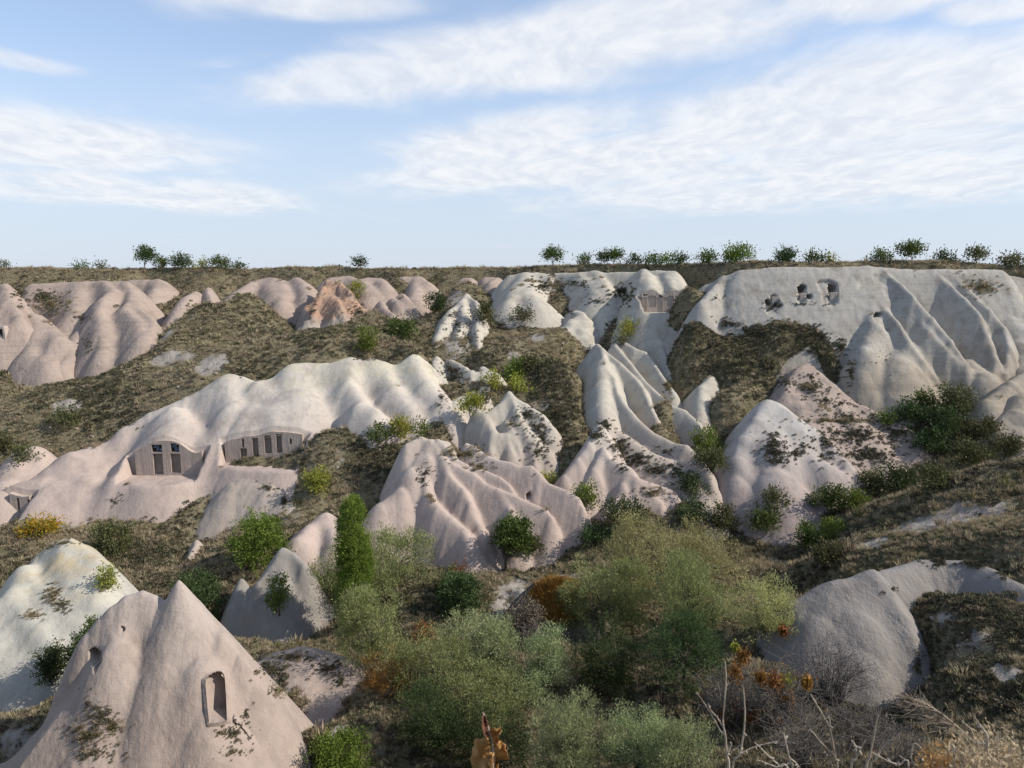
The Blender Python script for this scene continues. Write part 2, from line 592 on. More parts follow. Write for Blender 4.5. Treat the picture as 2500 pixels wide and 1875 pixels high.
form('rock_dome', 'tall rounded tuff dome on the rim between the outcrop and the dark bush', 'rock', FARPINK, [
    R('2:480 195 147, 560 195 147, 570 250 141, 540 320 133', 1.6, 1.8, .03, (5, 4)),
    R('2:590 200 147, 640 230 143', 1.3, 1, .02, (3, 2))], res=.25)
form('boulder', 'low round tuff knob at the foot of the tall rim dome', 'rock', FARPINK, [
    R('2:480 300 132, 500 345 128', 1.7, 1.2, .05, (3, 2.5)), R('2:420 330 130, 440 355 127', 1.6, 1, .05, (2.5, 2))], res=.2)
form('rock_cone', 'little pale tuff cone on scrub below the rim domes', 'rock', FARPINK, [
    R('2:338 350 126, 370 395 123, 410 430 120', 1.5, .5, .03, (3, 2))], res=.2)
form('boulder', 'small pink dome poking out of the scrub just under the middle rim', 'rock', FARPINK, [
    R('2:1000 200 145, 1070 200 145, 1030 230 141', 1.4, 1.2, .05, (2.5, 2))], res=.25)
form('boulder', 'flat pink slab in the scrub left of the small rim dome', 'rock', FARPINK, [
    R('2:870 200 146, 900 205 145, 865 235 141', 1.2, 1, .05, (2, 2))], res=.25)

# --- middle rim
form('rock_promontory', 'pale tuff promontory sweeping down from the middle rim', 'rock', WHITE, [
    R('2:1160 185 138, 1240 170 137, 1330 168 137, 1390 180 136', 1.3, 1, .02, (2.5, 2)),
    R('2:1250 175 136, 1210 230 130, 1170 310 123, 1150 340 121', 1.1, 1.2, .03, (5, 2.5)),
    R('2:1260 200 133, 1260 280 125, 1320 330 121', .9, 1.5, .03, (4, 2))], res=.25)
FACADE_RIM = cut('c', 905, 1470, 840, 111.5, 14)
form('rock_cliff', 'white rim cliff with a squared dovecote wall carved under its brow', 'rock', WHITE, [
    R('2:1390 178 137, 1480 170 136, 1560 172 134, 1680 168 132, 1800 168 130, 1950 165 128, 2000 158 126', 2.0, .8, .03, (4, 4)),
    R('2:1690 170 132, 1740 215 126, 1770 270 121', 1.6, 1.2, .03, (4, 3)),
    R('2:1600 190 132, 1690 250 125, 1700 290 121', 1.2, 1.2, .03, (3, 2)),
    R('2:1990 160 126, 2090 156 124, 2170 158 123', 1.8, 1, .03, (7, 7)),
    R('c:930 300 122, 900 450 116, 850 620 112.5, 830 780 109.5', 2.2, .8, .02, (8, 3)),
    R('c:1000 290 121, 1010 420 114, 1020 540 110.6', 1.6, 1.4, .03, (9, 7)),
    R('c:1280 290 121, 1320 420 114, 1370 560 110.2', 1.6, 1.2, .03, (9, 7)),
    R('c:1380 290 120, 1460 450 114, 1530 560 111', 1.8, 1.0, .03, (8, 4))],
    k=1.2, res=.2, wob=.5, cuts=[FACADE_RIM])
form('rock_cone', 'small sharp white tuff peak on the slope beside the dark round bush', 'rock', WHITE, [
    R('2:885 312 124, 840 350 120, 780 400 116, 740 480 111', 1.6, .5, .02, (1.65, 0.8)),
    R('2:885 312 124, 930 340 121, 950 400 116, 960 520 108', 1.7, .5, .02, (1.65, 0.8)),
    R('2:850 350 119, 860 450 112, 820 560 106, 870 660 101', 1.5, .5, .04, (1.375, 0.48)),
    R('2:940 480 110, 950 580 104, 965 650 101', 1.6, .3, .03, (1.1, 0.4)),
    R('2:760 430 113, 700 560 106, 690 650 102', 1.4, .5, .04, (0.825, 0.32))], k=.6, res=.2, rough=.5)
form('boulder', 'layered white tuff boulder in dry scrub under the rim promontory', 'rock', WHITE, [
    R('2:1575 405 118, 1640 460 114, 1600 520 110', 1.4, 1, .04, (4, 3)),
    R('2:1590 430 116, 1530 480 112, 1480 550 108', 1.1, 1.2, .04, (4, 2))], res=.18, terr=.9)
form('rock_dome', 'low scrubby pale tuff hump below the white rim cliff', 'rock', WHITE, [
    R('2:1640 330 124, 1720 325 123, 1780 375 118', 1.0, 1.4, .03, (2.5, 2))], res=.25)
form('rock_outcrop', 'gnawed white tuff outcrop beside the long pink ridge', 'rock', WHITE, [
    R('2:790 715 97, 870 760 93, 905 820 89, 915 940 83', 1.5, .5, .02, (3.5, 2)),
    R('2:905 800 90, 980 770 91, 1060 800 89', 1.5, .7, .04, (3.5, 2.5)),
    R('2:980 775 91, 1000 860 86, 930 960 82', 1.3, .8, .03, (3, 2)),
    R('2:690 700 98, 690 800 92, 720 870 88', 1.2, .5, .02, (2, 1)),
    R('2:860 950 82, 790 990 80', 1.0, .8, .02, (2, 1))], res=.18, rough=.5)
form('rock_cone', 'sharp white fluted tuff peak in the middle of the valley', 'rock', WHITE, [
    R('2:1140 935 82, 1180 1010 79, 1215 1100 76, 1255 1190 73, 1300 1290 70, 1310 1380 67', 1.5, .35, .02, (6, 3)),
    R('2:1140 935 82, 1080 1000 80, 1010 1060 78', 1.5, .5, .02, (5, 4)),
    R('2:955 1030 79, 1010 1090 76.5, 1050 1160 74, 1030 1280 70', 1.7, .6, .03, (6, 3)),
    R('2:1130 1100 76, 1170 1190 73, 1205 1290 70, 1200 1380 67.5', 1.6, .4, .02, (5, 3)),
    R('2:1140 935 82, 1240 1000 80, 1340 1060 78, 1400 1130 76', 1.1, .5, .02, (4, 2)),
    R('2:1210 1100 76, 1300 1200 73, 1390 1290 71', .9, .6, .02, (4, 2)),
    R('2:1060 1190 73, 1130 1190 73, 1150 1290 69.5', 1.5, .9, .04, (4, 3))], k=.5, res=.14, rough=.28, yc=(70, .6))

# --- the great fan in the middle
form('rock_fan', 'great fan of pink and white tuff folds spreading to the valley floor in the centre', 'rock', PINK, [
    R('2:510 1250 73, 590 1205 75, 640 1225 74.5, 690 1225 74.5, 760 1240 74.5', 1.5, .5, .02, (4, 3)),
    R('2:880 1248 75.5, 930 1270 74.5, 1000 1325 73, 1080 1355 71.5, 1160 1370 70.5, 1220 1398 69.5, 1290 1390 69, 1340 1440 67.5, 1390 1500 66, 1500 1545 64, 1580 1590 62.5, 1610 1650 61', (2.0, 1.15), .35, .04, (5.5, 4)),
    R('2:700 1225 74, 760 1280 72.5, 800 1340 71, 900 1400 69.5, 1000 1425 68.5, 1090 1465 67, 1150 1510 65.5, 1175 1555 64', (2.0, 1.15), .3, .04, (5, 3)),
    R('2:650 1240 74, 730 1340 70.5, 830 1400 68.7, 920 1440 67.2, 1000 1510 65.3, 1080 1540 64, 1190 1580 62.5, 1290 1625 61, 1380 1665 59.8, 5:1410 60 58.5, 1415 130 57.2', (2.0, 1.15), .35, .04, (6, 4)),
    R('2:650 1240 74, 640 1330 71, 610 1400 69, 5:640 -60 63, 700 0 60, 780 70 57.5, 860 140 55, 905 215 53', (1.2, 1.4), .8, .04, (6, 4)),
    R('2:730 1340 70.5, 760 1440 67, 850 1540 63.5, 5:910 30 60.5, 960 110 58, 995 190 55.5', (1.2, 1.4), .5, .04, (5, 3)),
    R('2:640 1240 74, 540 1400 69, 470 1530 65, 5:340 -20 62, 320 100 59', 1.1, 1.2, .03, (4, 2.5)),
    R('2:850 1540 63.6, 900 1620 61', 1.5, .4, .03, (3, 2)),
    R('2:1080 1545 64, 1150 1640 61, 5:1180 50 58.5, 1200 110 57', 1.4, .5, .04, (4, 3))],
    k=.35, res=.12, wob=.25, rough=.09, yc=(57, .55))

FORMS[-1]['push'] = [('2', [(1258, 1575), (1272, 1565), (1288, 1575), (1288, 1605), (1258, 1600)], .8)]
# --- right of the middle: long white ribs
form('rock_ribs', 'long white tuff ribs plunging side by side into the right gully', 'rock', WHITE, [
    R('2:1715 620 99, 1740 650 97, 1745 720 93, 1760 790 90, 1800 830 88.5, 1830 920 84.5, 1880 1000 81.5, 1960 1090 78, 2060 1180 74.5, 2190 1250 71.5, 3:60 1260 70, 150 1340 68, 210 1420 66, 235 1500 64', (2.0, 1.35), .4, .03, (6, 4)),
    R('2:1740 650 97, 1850 740 93, 1940 830 90, 2000 900 87, 2040 990 83.5, 2090 1090 80', (2.2, 1.5), .3, .02, (4, 3)),
    R('2:1820 620 100, 1900 720 95, 2000 850 90, 2080 920 87, 2180 1010 83, 3:60 1040 81.5, 140 1110 79, 170 1170 77', (2.2, 1.45), .35, .03, (5, 4)),
    R('2:1885 612 101, 1950 650 99, 2010 670 98, 2060 730 95, 2120 830 91, 2185 920 88', (2.2, 1.5), .3, .03, (4, 3)),
    R('2:1990 605 103, 2090 585 104, 2110 640 101, 2150 730 97, 2165 800 94', (2.2, 1.5), .5, .03, (4, 3)),
    R('2:2090 585 104, 2150 620 102, 2190 690 99, 3:5 740 97', 1.7, 1.0, .04, (5, 4)),
    R('2:1740 720 93, 1730 850 87, 1740 970 82, 1760 1090 77.5, 1740 1230 72.5', 1.4, 1.0, .02, (5, 3)),
    R('2:1850 1180 75.5, 2000 1290 71, 2150 1350 69, 3:60 1450 66.5, 160 1540 64', 1.1, 1.0, .03, (4, 2.5))],
    k=.4, res=.14, wob=.3, rough=.10)
form('rock_fan', 'low pink tuff fan at the foot of the long white ribs', 'rock', PINK, [
    R('2:1745 1280 71, 1790 1345 69, 1880 1390 67.3, 1950 1470 65.2, 2010 1540 63.5, 2110 1620 61.5', (1.9, 1.15), .35, .03, (5, 2.5)),
    R('2:1745 1280 71, 1690 1400 67.5, 1640 1500 65, 1600 1580 63', 1.3, .6, .03, (5, 3)),
    R('2:1900 1400 67, 1870 1500 64.5, 1830 1600 62, 5:1760 20 60', 1.2, .6, .03, (4, 2.5)),
    R('2:1720 1130 76, 1660 1240 73, 1590 1340 70, 1500 1450 67', 1.2, .7, .03, (3, 2)),
    R('2:1950 1470 65.2, 2080 1510 65, 2170 1540 64.5', 1.1, .6, .03, (3, 2))], k=.4, res=.13, wob=.3, rough=.1, yc=(62, .6))
form('rock_spine', 'slim white tuff spine alone in the scrub of the right gully', 'rock', WHITE, [
    R('3:205 640 99, 245 700 96, 255 780 92.5, 210 850 89, 170 880 87.5, 160 960 84.5, 150 1090 80.5', 1.5, .7, .04, (3.5, 3)),
    R('3:205 650 98, 170 720 94', 1.2, 1, .04, (2.5, 2))], res=.16)
form('rock_cone', 'large rounded grey pink tuff cone with a hollow of dark scrub on its face', 'rock', tuff('dusky_tuff', (0.42, 0.345, 0.315), (0.52, 0.49, 0.45), None, -19, -12, .3), [
    R('3:600 995 76, 640 1000 75.8, 700 1060 73.8, 770 1140 71.5, 790 1250 69, 860 1330 67, 940 1400 65.5, 970 1500 63.5', (1.3, 1.3), 1.0, .04, (8, 5)),
    R('3:590 1000 76, 520 1080 73, 440 1200 70, 390 1330 67, 370 1450 65', 1.6, 1.2, .06, (7, 5)),
    R('3:620 1010 75.6, 600 1200 69.5, 620 1400 65, 680 1550 62.5', 1.1, 2.5, .05, (8, 5)),
    R('3:720 1060 74, 850 1140 72, 960 1260 69.5, 1060 1360 67.5, 1140 1440 66', 1.4, .6, .03, (5, 3)),
    R('3:940 1400 65.5, 1050 1440 65, 1110 1510 64', 1.4, .8, .04, (4, 3)),
    R('3:700 1390 65.5, 770 1560 62.5', 1.2, .7, .04, (5, 4))], k=1.0, res=.15, wob=.6, rough=.2)
form('rock_pyramid', 'broad scrub dotted tuff pyramid with a pale tip behind the rounded cone', 'rock', FARPINK, [
    R('3:825 712 92, 780 780 88.5, 720 860 85, 670 960 80.5', 1.1, .5, .01, (4, 2.5)),
    R('3:825 712 92, 850 780 89, 950 870 86, 1050 960 83, 1180 1020 81, 1300 1090 78.5', 1.2, .4, .01, (4, 2)),
    R('3:830 780 88, 850 900 83, 870 1000 79, 900 1080 76', .8, 1.2, .01, (3, 2)),
    R('3:740 950 81, 800 1080 76, 860 1150 73.5, 960 1280 70', .9, .6, .02, (3, 1)),
    R('3:950 880 85, 1100 1080 77, 1250 1250 72.5, 1350 1380 69', .8, 1.5, .01, (2, .6)),
    R('3:1200 1030 80.5, 1400 1130 77, 1500 1250 73', .9, 1, .01, (2, .8))], k=1.0, res=.2, rough=.35)

# --- the tall right cliff
HOLE_L = cut('3', 580, 655, 385, 102.0, 3)
form('rock_cliff', 'tall grey cliff of draped tuff folds under the right rim with small carved openings', 'rock', GREY, [
    R('3:200 245 114, 320 190 113, 420 152 112, 640 140 110.5, 900 135 109, 1200 135 108', 1.02, .8, .012, (3, 4)),
    R('3:1200 135 108, 1500 148 107, 1800 150 106, 2050 150 106', 1.75, 1.0, .02, (6, 6)),
    R('3:300 200 112.5, 220 290 107, 165 350 104', 1.9, .9, .04, (1.5, .2)),
    R('3:1240 340 102, 1330 400 99.5, 1400 470 97, 1470 590 93, 1560 720 89.5, 1680 880 86', (2.4, 1.6), .4, .02, (9, 4)),
    R('3:1240 340 102, 1250 480 96, 1200 640 91.5, 1180 760 89, 1240 900 86, 1350 1000 84', 1.7, 1.2, .03, (8, 4)),
    R('3:1250 345 102, 1450 400 99.5, 1600 520 95.5, 1720 660 91.5, 1840 780 88, 1850 890 85.5', (2.6, 1.6), .35, .02, (9, 5)),
    R('3:1290 150 107.5, 1400 230 104, 1500 320 101, 1620 450 97, 1740 590 93, 1840 740 89', (2.8, 1.6), .35, .02, (9, 6)),
    R('3:1580 155 107, 1720 230 104, 1830 330 101, 1910 420 98, 1960 550 94.5, 2020 700 90.5, 2010 850 87', (2.8, 1.6), .4, .02, (9, 5)),
    R('3:1700 155 106.5, 1850 270 103, 1980 400 99.5, 2070 500 96.5, 2095 620 93, 2080 800 88.5', (2.8, 1.7), .5, .02, (9, 5)),
    R('3:1420 580 93, 1400 700 90, 1420 850 86.5, 1450 970 84', 1.1, 2.2, .04, (8, 4)),
    R('3:1850 720 89.5, 1950 800 87.5', 1.3, 2, .03, (6, 5))],
    k=.5, res=.17, wob=.35, rough=.3, cuts=[], yc=(86, .8))
for rd_ in FORMS[-1]['ridges'][3:]:
    n_ = len(rd_['p']) - 1
    rd_['p'] = [p * (1 - .020 * min(1, i / max(1, n_ * .4))) for i, p in enumerate(rd_['p'])]
FORMS[-1]['push'] = [
    ('b', [(310, 505), (335, 492), (358, 510), (358, 560), (310, 560)], 1.6),
    ('b', [(366, 450), (442, 450), (446, 565), (366, 565)], .5),
    ('b', [(300, 555), (490, 545), (470, 600), (390, 655), (310, 640)], .45),
    ('b', [(655, 355), (700, 332), (745, 355), (742, 525), (660, 535)], .5), ('b', [(668, 352), (702, 338), (738, 352), (734, 418), (672, 418)], 1.8),
    ('b', [(760, 440), (802, 440), (802, 486), (760, 486)], 1.6),
    ('b', [(860, 300), (990, 280), (1080, 330), (1090, 545), (930, 540), (915, 420)], .35), ('b', [(998, 335), (1078, 335), (1078, 412), (1000, 412)], 1.7),
    ('b', [(1000, 412), (1078, 412), (1082, 545), (995, 540)], .7),
    ('b', [(1470, 690), (1500, 640), (1562, 640), (1545, 680), (1500, 712)], 1.2),
    ('b', [(1270, 400), (1300, 300), (1480, 200), (1580, 210), (1600, 330), (1540, 370), (1400, 395)], .4, 60)]
form('rock_cliff', 'dark tuff buttress at the right edge beyond the tall folded cliff', 'rock', GREY, [
    R('3:1900 190 107.5, 2050 200 106, 2130 200 105, 2400 230 102', 1.5, 1.2, .02, (4, 4)),
    R('3:2060 205 105, 2030 300 102, 2060 420 98', 1.3, 1.5, .03, (7, 5)),
    R('3:2130 205 104.5, 2190 320 100, 2260 450 96', 1.3, 1.5, .03, (8, 6)),
    R('3:2110 440 97, 2150 500 95, 2180 600 92, 2190 760 87.5', 1.6, 1.5, .04, (8, 6)),
    R('3:2300 400 97, 2300 600 91, 2280 760 87', 1.4, 1.5, .04, (8, 6))], k=1.0, res=.22)
form('boulder', 'smooth grey tuff lump at the right edge under the buttress', 'rock', GREY, [
    R('3:2330 780 83, 2203 810 82, 2120 860 80, 2040 930 78, 1990 975 76.5', 1.3, 1.2, .04, (5, 3))], res=.16)
form('boulder', 'rounded pale tuff snout at the right edge in front of the smooth grey lump', 'rock', GREY, [
    R('3:2280 900 78, 2180 950 76, 2130 1030 74, 2030 1130 72', 1.5, 1.2, .05, (5, 3)),
    R('3:2180 950 76, 2190 1060 73, 2160 1150 71', 1.3, 1.6, .05, (5, 4))], res=.16)

# --- left middle distance
form('rock_mound', 'greyish tuff bank with fluted face in scrub below the carved doorways', 'rock', WHITE, [
    R('1:1500 1490 69, 1560 1440 70, 1640 1440 69.8, 1720 1500 68, 1800 1580 66, 1860 1640 64', .9, .8, .02, (1.2, .8))], res=.16, rough=.35)
form('rock_fin', 'thin pale tuff fin standing in dry scrub on the left slope', 'rock', WHITE, [
    R('4:1250 215 60, 1220 280 57, 1180 350 55, 1170 410 53', 1.8, .3, .03, (2, 1.2))], res=.12)
form('rock_dome', 'pale pink tuff dome half hidden behind the poplar', 'rock', PINK, [
    R('4:2055 60 57.5, 2090 130 55.5, 2110 230 53', 1.5, .9, .04, (6, 4)),
    R('4:2050 65 57.5, 1950 120 55.5, 1870 200 53', 1.2, .8, .03, (4, 2.5))], res=.12)
form('rock_cone', 'grey green tuff cone behind the willows with a sharp top', 'rock', tuff('weathered_tuff', (0.33, 0.30, 0.27), (0.50, 0.49, 0.45), None, -19, -16.2, .3), [
    R('4:1795 285 50.5, 1860 300 50, 1920 360 48.5', 1.6, .4, .03, (6, 5)),
    R('4:1795 285 50.5, 1720 380 48.5, 1640 480 46.5, 1600 580 45', 1.7, .5, .04, (6, 4)),
    R('4:1800 300 50.2, 1780 450 46.8, 1750 620 44', 1.2, 1.0, .04, (6, 4)),
    R('4:1530 462 47, 1500 540 45.5, 1470 620 44.2', 1.8, .5, .04, (4, 3))], res=.1, yc=(46, .4))
form('rock_fan', 'white tuff folds stained yellow on top at the left edge', 'rock', YELLOW, [
    R('4:270 290 55, 330 235 55.5, 420 225 55, 530 250 54, 610 320 52, 660 400 50, 690 520 47.5', (1.2, 1.5), 1.2, .05, (5, 4)),
    R('4:420 240 55, 380 340 51.5, 440 480 47.5, 560 590 45.3, 700 640 44', 1.1, 1.0, .04, (5, 3)),
    R('4:140 400 51, 210 470 48.5, 330 600 45, 450 700 42.8, 535 790 41', (1.1, 1.5), 1.1, .05, (6, 4)),
    R('4:140 400 51, 60 560 46, 150 650 43.5, 270 740 41.3, 350 850 39.2, 370 950 37.6', (1.1, 1.4), 1.4, .05, (6, 4)),
    R('4:60 560 46, -60 700 43, 20 850 39.5, 150 1000 37, 170 1100 35.7', 1.2, 1.4, .05, (6, 4)),
    R('4:-200 560 46, -150 800 41, -60 1000 37', 1.2, 1.4, .05, (6, 4)),
    R('4:430 270 54, 560 420 49, 640 540 46.5', 1.0, 1.2, .05, (5, 3))], k=1.0, res=.12, wob=.5, rough=.18, yc=(40, .4))

# --- near things
form('rock_slope', 'bare pink gullied tuff bank right of the near cone', 'rock', NEAR, [
    R('4:1640 1000 37.5, 1760 940 38.5, 1900 920 38.5, 2050 960 37.8, 2160 1010 36.5, 2230 1080 35', .75, .9, .02, (1.0, .8)),
    R('4:1900 930 38, 1900 1100 34.5, 1850 1280 31.5, 1870 1500 28.5', .6, 1.2, .02, (.9, .6)),
    R('4:2150 1010 36.5, 2130 1200 33, 2050 1400 30', .6, .8, .02, (.8, .4)),
    R('4:1960 1150 34.5, 2000 1350 32, 1990 1560 29.5, 1950 1700 28', .45, 1.6, .02, (1.1, .9))], k=.6, res=.09, rough=.22, wob=.4, yc=(36, .4, 1.15))
form('rock_cone', 'large pink tuff cone close by with a pointed cap and a tall carved niche', 'rock', NEAR, [
    R('4:1132 472 28.6', 1.6, .10, .0, (9, 9)),
    R('4:1118 640 28.2, 1100 740 27.2, 1060 900 25.6, 1030 1150 23.6, 1010 1400 22', 1.25, .7, .06, (9, 8)),
    R('4:1020 612 28.4, 970 565 28.7, 895 535 28.8, 800 570 28.3, 710 650 27.7, 640 720 27.2, 570 800 26.7', 2.0, .55, .22, (9, 8)),
    R('4:1215 645 28.4, 1285 705 28.2, 1390 800 27.7, 1510 940 27.1, 1590 1090 26.4, 1645 1270 25.5, 1690 1440 24.6, 1700 1600 23.6, 1690 1760 22.6', (2.3, 1.5), .75, .10, (8, 6)),
    R('4:760 640 27.6, 740 850 25.6, 720 1050 24.2, 690 1180 23.2', 1.5, .9, .10, (8, 7)),
    R('4:690 1100 24.2, 560 1180 24.2, 450 1260 24.2, 360 1400 23.8, 320 1500 23.3, 0 1640 22.6, -300 1750 22', 1.3, .5, .05, (4, 3)),
    R('4:1220 760 27, 1270 950 25.4, 1310 1200 23.4, 1340 1500 21.3', 1.6, 1.3, .05, (9, 7)),
    R('4:560 1190 24.2, 640 1400 22, 700 1650 20', 1.0, 1.2, .04, (4, 3))],
    k=.4, res=.045, wob=.12, rough=.12, seed=77, nscale=.4, yc=(28.4, .42, 1.0))
FORMS[-1]['mg'] = 5.0
FORMS[-1]['push'] = [
    ('4', [(1410, 1085), (1470, 1080), (1535, 1100), (1575, 1220), (1620, 1360), (1680, 1470), (1660, 1560), (1560, 1620), (1400, 1640), (1330, 1600), (1320, 1400)], .45, 240),
    ('4', [(555, 915), (600, 905), (640, 925), (640, 985), (600, 1060), (580, 1000)], .5),
    ('4', [(765, 770), (785, 772), (783, 802), (768, 800)], .25)]
NICHE = [(1298, 1130), (1300, 1100), (1318, 1072), (1345, 1055), (1375, 1045), (1400, 1046), (1416, 1062), (1424, 1090), (1432, 1200), (1438, 1360), (1380, 1376), (1322, 1380), (1312, 1290), (1304, 1200)]
FORMS[-1]['open'] = [('4', [(1370 + (x - 1370) * 1.12, 1215 + (y - 1215) * 1.03) for x, y in NICHE])]
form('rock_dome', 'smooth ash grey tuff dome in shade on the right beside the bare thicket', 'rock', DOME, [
    R('6:1250 435 38.5, 1180 470 38, 1060 490 37.8, 900 545 37.4, 760 600 37', 1.5, 1.0, .06, (5, 4)),
    R('6:1250 435 38.5, 1340 540 36, 1430 670 33.5, 1480 780 31.7, 1500 850 30.7, 1530 1000 28.8, 1590 1180 26.8', (1.5, 1.2), .5, .05, (5, 3.5)),
    R('6:1200 480 37.6, 1150 650 34, 1150 850 31, 1250 1050 28.6', 1.1, 2.4, .05, (6, 4)),
    R('6:1000 510 37.3, 900 700 33.8, 900 900 31', 1.2, 2.0, .05, (5, 4))], k=1.0, res=.09, wob=.35, rough=.10, yc=(36, .4, 1.15))
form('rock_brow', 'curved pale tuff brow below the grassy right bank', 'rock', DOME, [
    R('6:1270 430 38.2, 1400 390 38.8, 1540 345 39.5, 1680 345 39.5, 1850 350 39, 1990 400 38, 2100 460 37, 2300 560 35.5', (1.0, 1.1), .5, .04, (1.6, 2.2))], res=.09, rough=.14)
form('rock_mound', 'dark weathered mound topped with rusty grass beside the stony path', 'rock', tuff('dark_earth', (0.12, 0.10, 0.085), (0.16, 0.13, 0.10), None, -20, -17, .4), [
    R('5:1320 500 46, 1400 475 45.5, 1500 490 45, 1600 530 44', 1.3, .9, .06, (3.5, 3.5)),
    R('5:1330 500 45.8, 1220 580 45, 1130 690 43.2', 1.2, .6, .04, (3, 2)),
    R('5:1450 490 45, 1470 650 42.5', 1.2, 1.4, .06, (3.5, 3))], res=.12, rough=.35, yc=(44, .5))

# --- ground control spots
GC = """S:
-500 659 152,0 657 151,300 656 151,700 657 151,1000 655 150,1250 653 148,1400 648 142,1560 648 134,1700 648 124,1850 641 116,2050 638 111,2300 640 109,2500 650 108,3000 652 106,
-400 690 146,250 690 147,500 690 147,750 690 148,1000 685 148,1150 690 142,
170 760 132,70 712 143,77 914 104,0 850 106,386 754 130,300 700 143,345 850 113,425 793 111,380 830 107,310 890 101,463 758 116,540 747 119,598 723 126,640 740 122,
579 812 106,772 812 109,463 870 96,270 928 91,116 947 91,0 986 89,116 1063 81,20 1082 79,309 986 86,501 905 89,560 905 89,640 880 92,700 860 93,810 850 93,
-300 1000 90,-300 1150 72,
1031 865 93,838 793 112,916 762 120,993 696 144,1109 716 137,1186 812 112,1109 850 100,1186 870 97,1301 851 100,1379 812 108,1282 754 123,1379 727 127,1456 774 117,1533 790 112,1379 685 135,
1080 955 84,1398 909 90,1398 1024 77,1379 1140 68.5,1321 909 90,1180 930 86,1128 1005 79,1070 1024 76.5,940 1070 74,916 1110 70.5,916 1159 67.5,838 1044 75,838 1140 68.5,990 970 82,700 1130 71,500 1170 71,620 1100 74,760 1080 75,
1727 793 97,1689 754 102,1660 722 108,1777 824 95.5,1700 785 97,1673 831 93.5,1719 816 95,1640 760 106,1831 852 93,1866 884 91,1766 870 91.5,1804 947 84.5,1746 986 82,1680 900 91,1640 850 98,1928 814 93.6,1912 842 92,2009 822 93.2,2036 850 91.8,1965 856 91.8,2036 909 88,2113 966 84,1766 1101 72,1758 1179 66,1600 1030 77,1620 960 83,2229 1010 80,2344 986 81,2190 1140 70,2306 1063 74,2383 1101 71,2074 1179 67,1640 1215 63,1550 1240 62,1450 1260 61,1900 1230 63.5,2000 1240 62.5,
2500 1060 74,2700 1000 80,2800 1150 66,
1766 1331 57.5,1881 1274 61,1997 1324 56.5,1843 1370 53.5,1920 1397 50.5,1980 1430 46,2036 1351 47,2229 1330 43.5,2422 1300 41,2600 1280 40,2306 1285 46.5,2190 1312 47,2460 1254 46,2600 1230 46,2152 1266 52.5,2267 1204 51.5,2360 1172 50.5,2422 1156 50,2499 1144 49.5,2700 1130 49,2040 1290 55,2100 1240 57,2330 1230 48.5,2120 1190 67,
2344 1466 36.5,2422 1621 31,2306 1737 28,2229 1775 28,2500 1400 37,2500 1500 34,2250 1500 36,2270 1560 34,2700 1500 32,2700 1400 36,2300 1640 31,2450 1800 25,
2036 1775 28.5,1843 1737 30,1689 1814 29,1960 1640 33,1900 1560 37,1800 1600 36,2200 1730 30,
1186 1400 52.5,1070 1486 46,1244 1480 46.5,1379 1408 51,1263 1560 41,993 1543 42,1379 1331 58,1109 1370 55,1140 1300 59,1000 1400 52,900 1480 47,1500 1380 52,1650 1400 51,1700 1480 43.5,1500 1600 38,1600 1560 41,
1200 1750 32,900 1875 28,1300 1875 29,1100 1640 37,
347 1351 57,386 1293 63,231 1274 65,77 1258 66.5,482 1351 57,559 1312 59,579 1460 49,656 1563 42,193 1330 58,20 1331 58,-300 1300 60,154 1700 36,39 1750 33,77 1810 29,270 1500 46,420 1400 53,740 1250 62,700 1400 52,
-300 1750 33,-200 1850 27,850 1600 40,772 1640 36.5,772 1800 30,740 1840 28,860 1700 34,560 1560 42"""
WORLD_GC = [(-30, 0, -1.9), (-12, 0, -1.7), (0, 0, -1.65), (12, 0, -1.65), (30, 0, -1.7), (0, 2, -2.1), (-12, 2, -2.2), (12, 2, -2.0),
            (0, 5, -5.0), (-12, 5, -5.2), (12, 5, -4.8), (-30, 5, -5), (30, 5, -4.5), (0, 10, -10), (-12, 11, -11.5), (12, 11, -9.8), (30, 12, -8), (-30, 11, -11),
            (0, 17, -15.2), (-8, 17, -16), (12, 18, -13.8), (0, 22, -17.5),
            (-40, 22, -17), (40, 25, -10), (-30, -20, -1), (0, -20, -1), (30, -20, -1), (-80, 0, -3), (80, 0, -2), (-90, 40, -18), (80, 40, -11),
            (-130, 75, -15), (130, 60, -8), (-130, 50, -19), (120, 45, -9)]


def fit_ground():
    c = []
    for tok in GC.replace('\n', '').split(':', 1)[1].split(','):
        a = [float(v) for v in tok.split()]
        c.append(tuple(at(*a)))
    c += WORLD_GC
    c = [tuple(v) for v in c]
    base = np.array(c, dtype=float)
    auto = []
    for f in FORMS:
        for rd in f['ridges']:
            n = len(rd['p'])
            for i, p in enumerate(rd['p']):
                t = i / max(1, n - 1)
                auto.append((p[0], p[1], p[2] - (rd['u'][0] + t * (rd['u'][1] - rd['u'][0]))))
    # keep the lowest of crowded automatic spots, drop those on top of a measured one
    auto.sort(key=lambda v: v[2])
    keep = []
    for a in auto:
        md = np.hypot(base[:, 0] - a[0], base[:, 1] - a[1]).min()
        if md < 1.2:
            continue
        if any((a[0] - b[0]) ** 2 + (a[1] - b[1]) ** 2 < 1.0 for b in keep):
            continue
        keep.append(a)
    C = np.vstack([base, np.array(keep)])
    soft = np.concatenate([np.full(len(base), .15), np.full(len(keep), 1.0)])
    cc = 2.0
    D = np.sqrt((C[:, None, 0] - C[None, :, 0]) ** 2 + (C[:, None, 1] - C[None, :, 1]) ** 2 + cc * cc)
    A = -D - np.diag(soft * .6) * -1
    n = len(C)
    M = np.zeros((n + 1, n + 1))
    M[:n, :n] = A
    M[:n, n] = M[n, :n] = 1
    w = np.linalg.solve(M, np.concatenate([C[:, 2], [0]]))
    return C, w, cc


GCTL, GW, GCC = fit_ground()


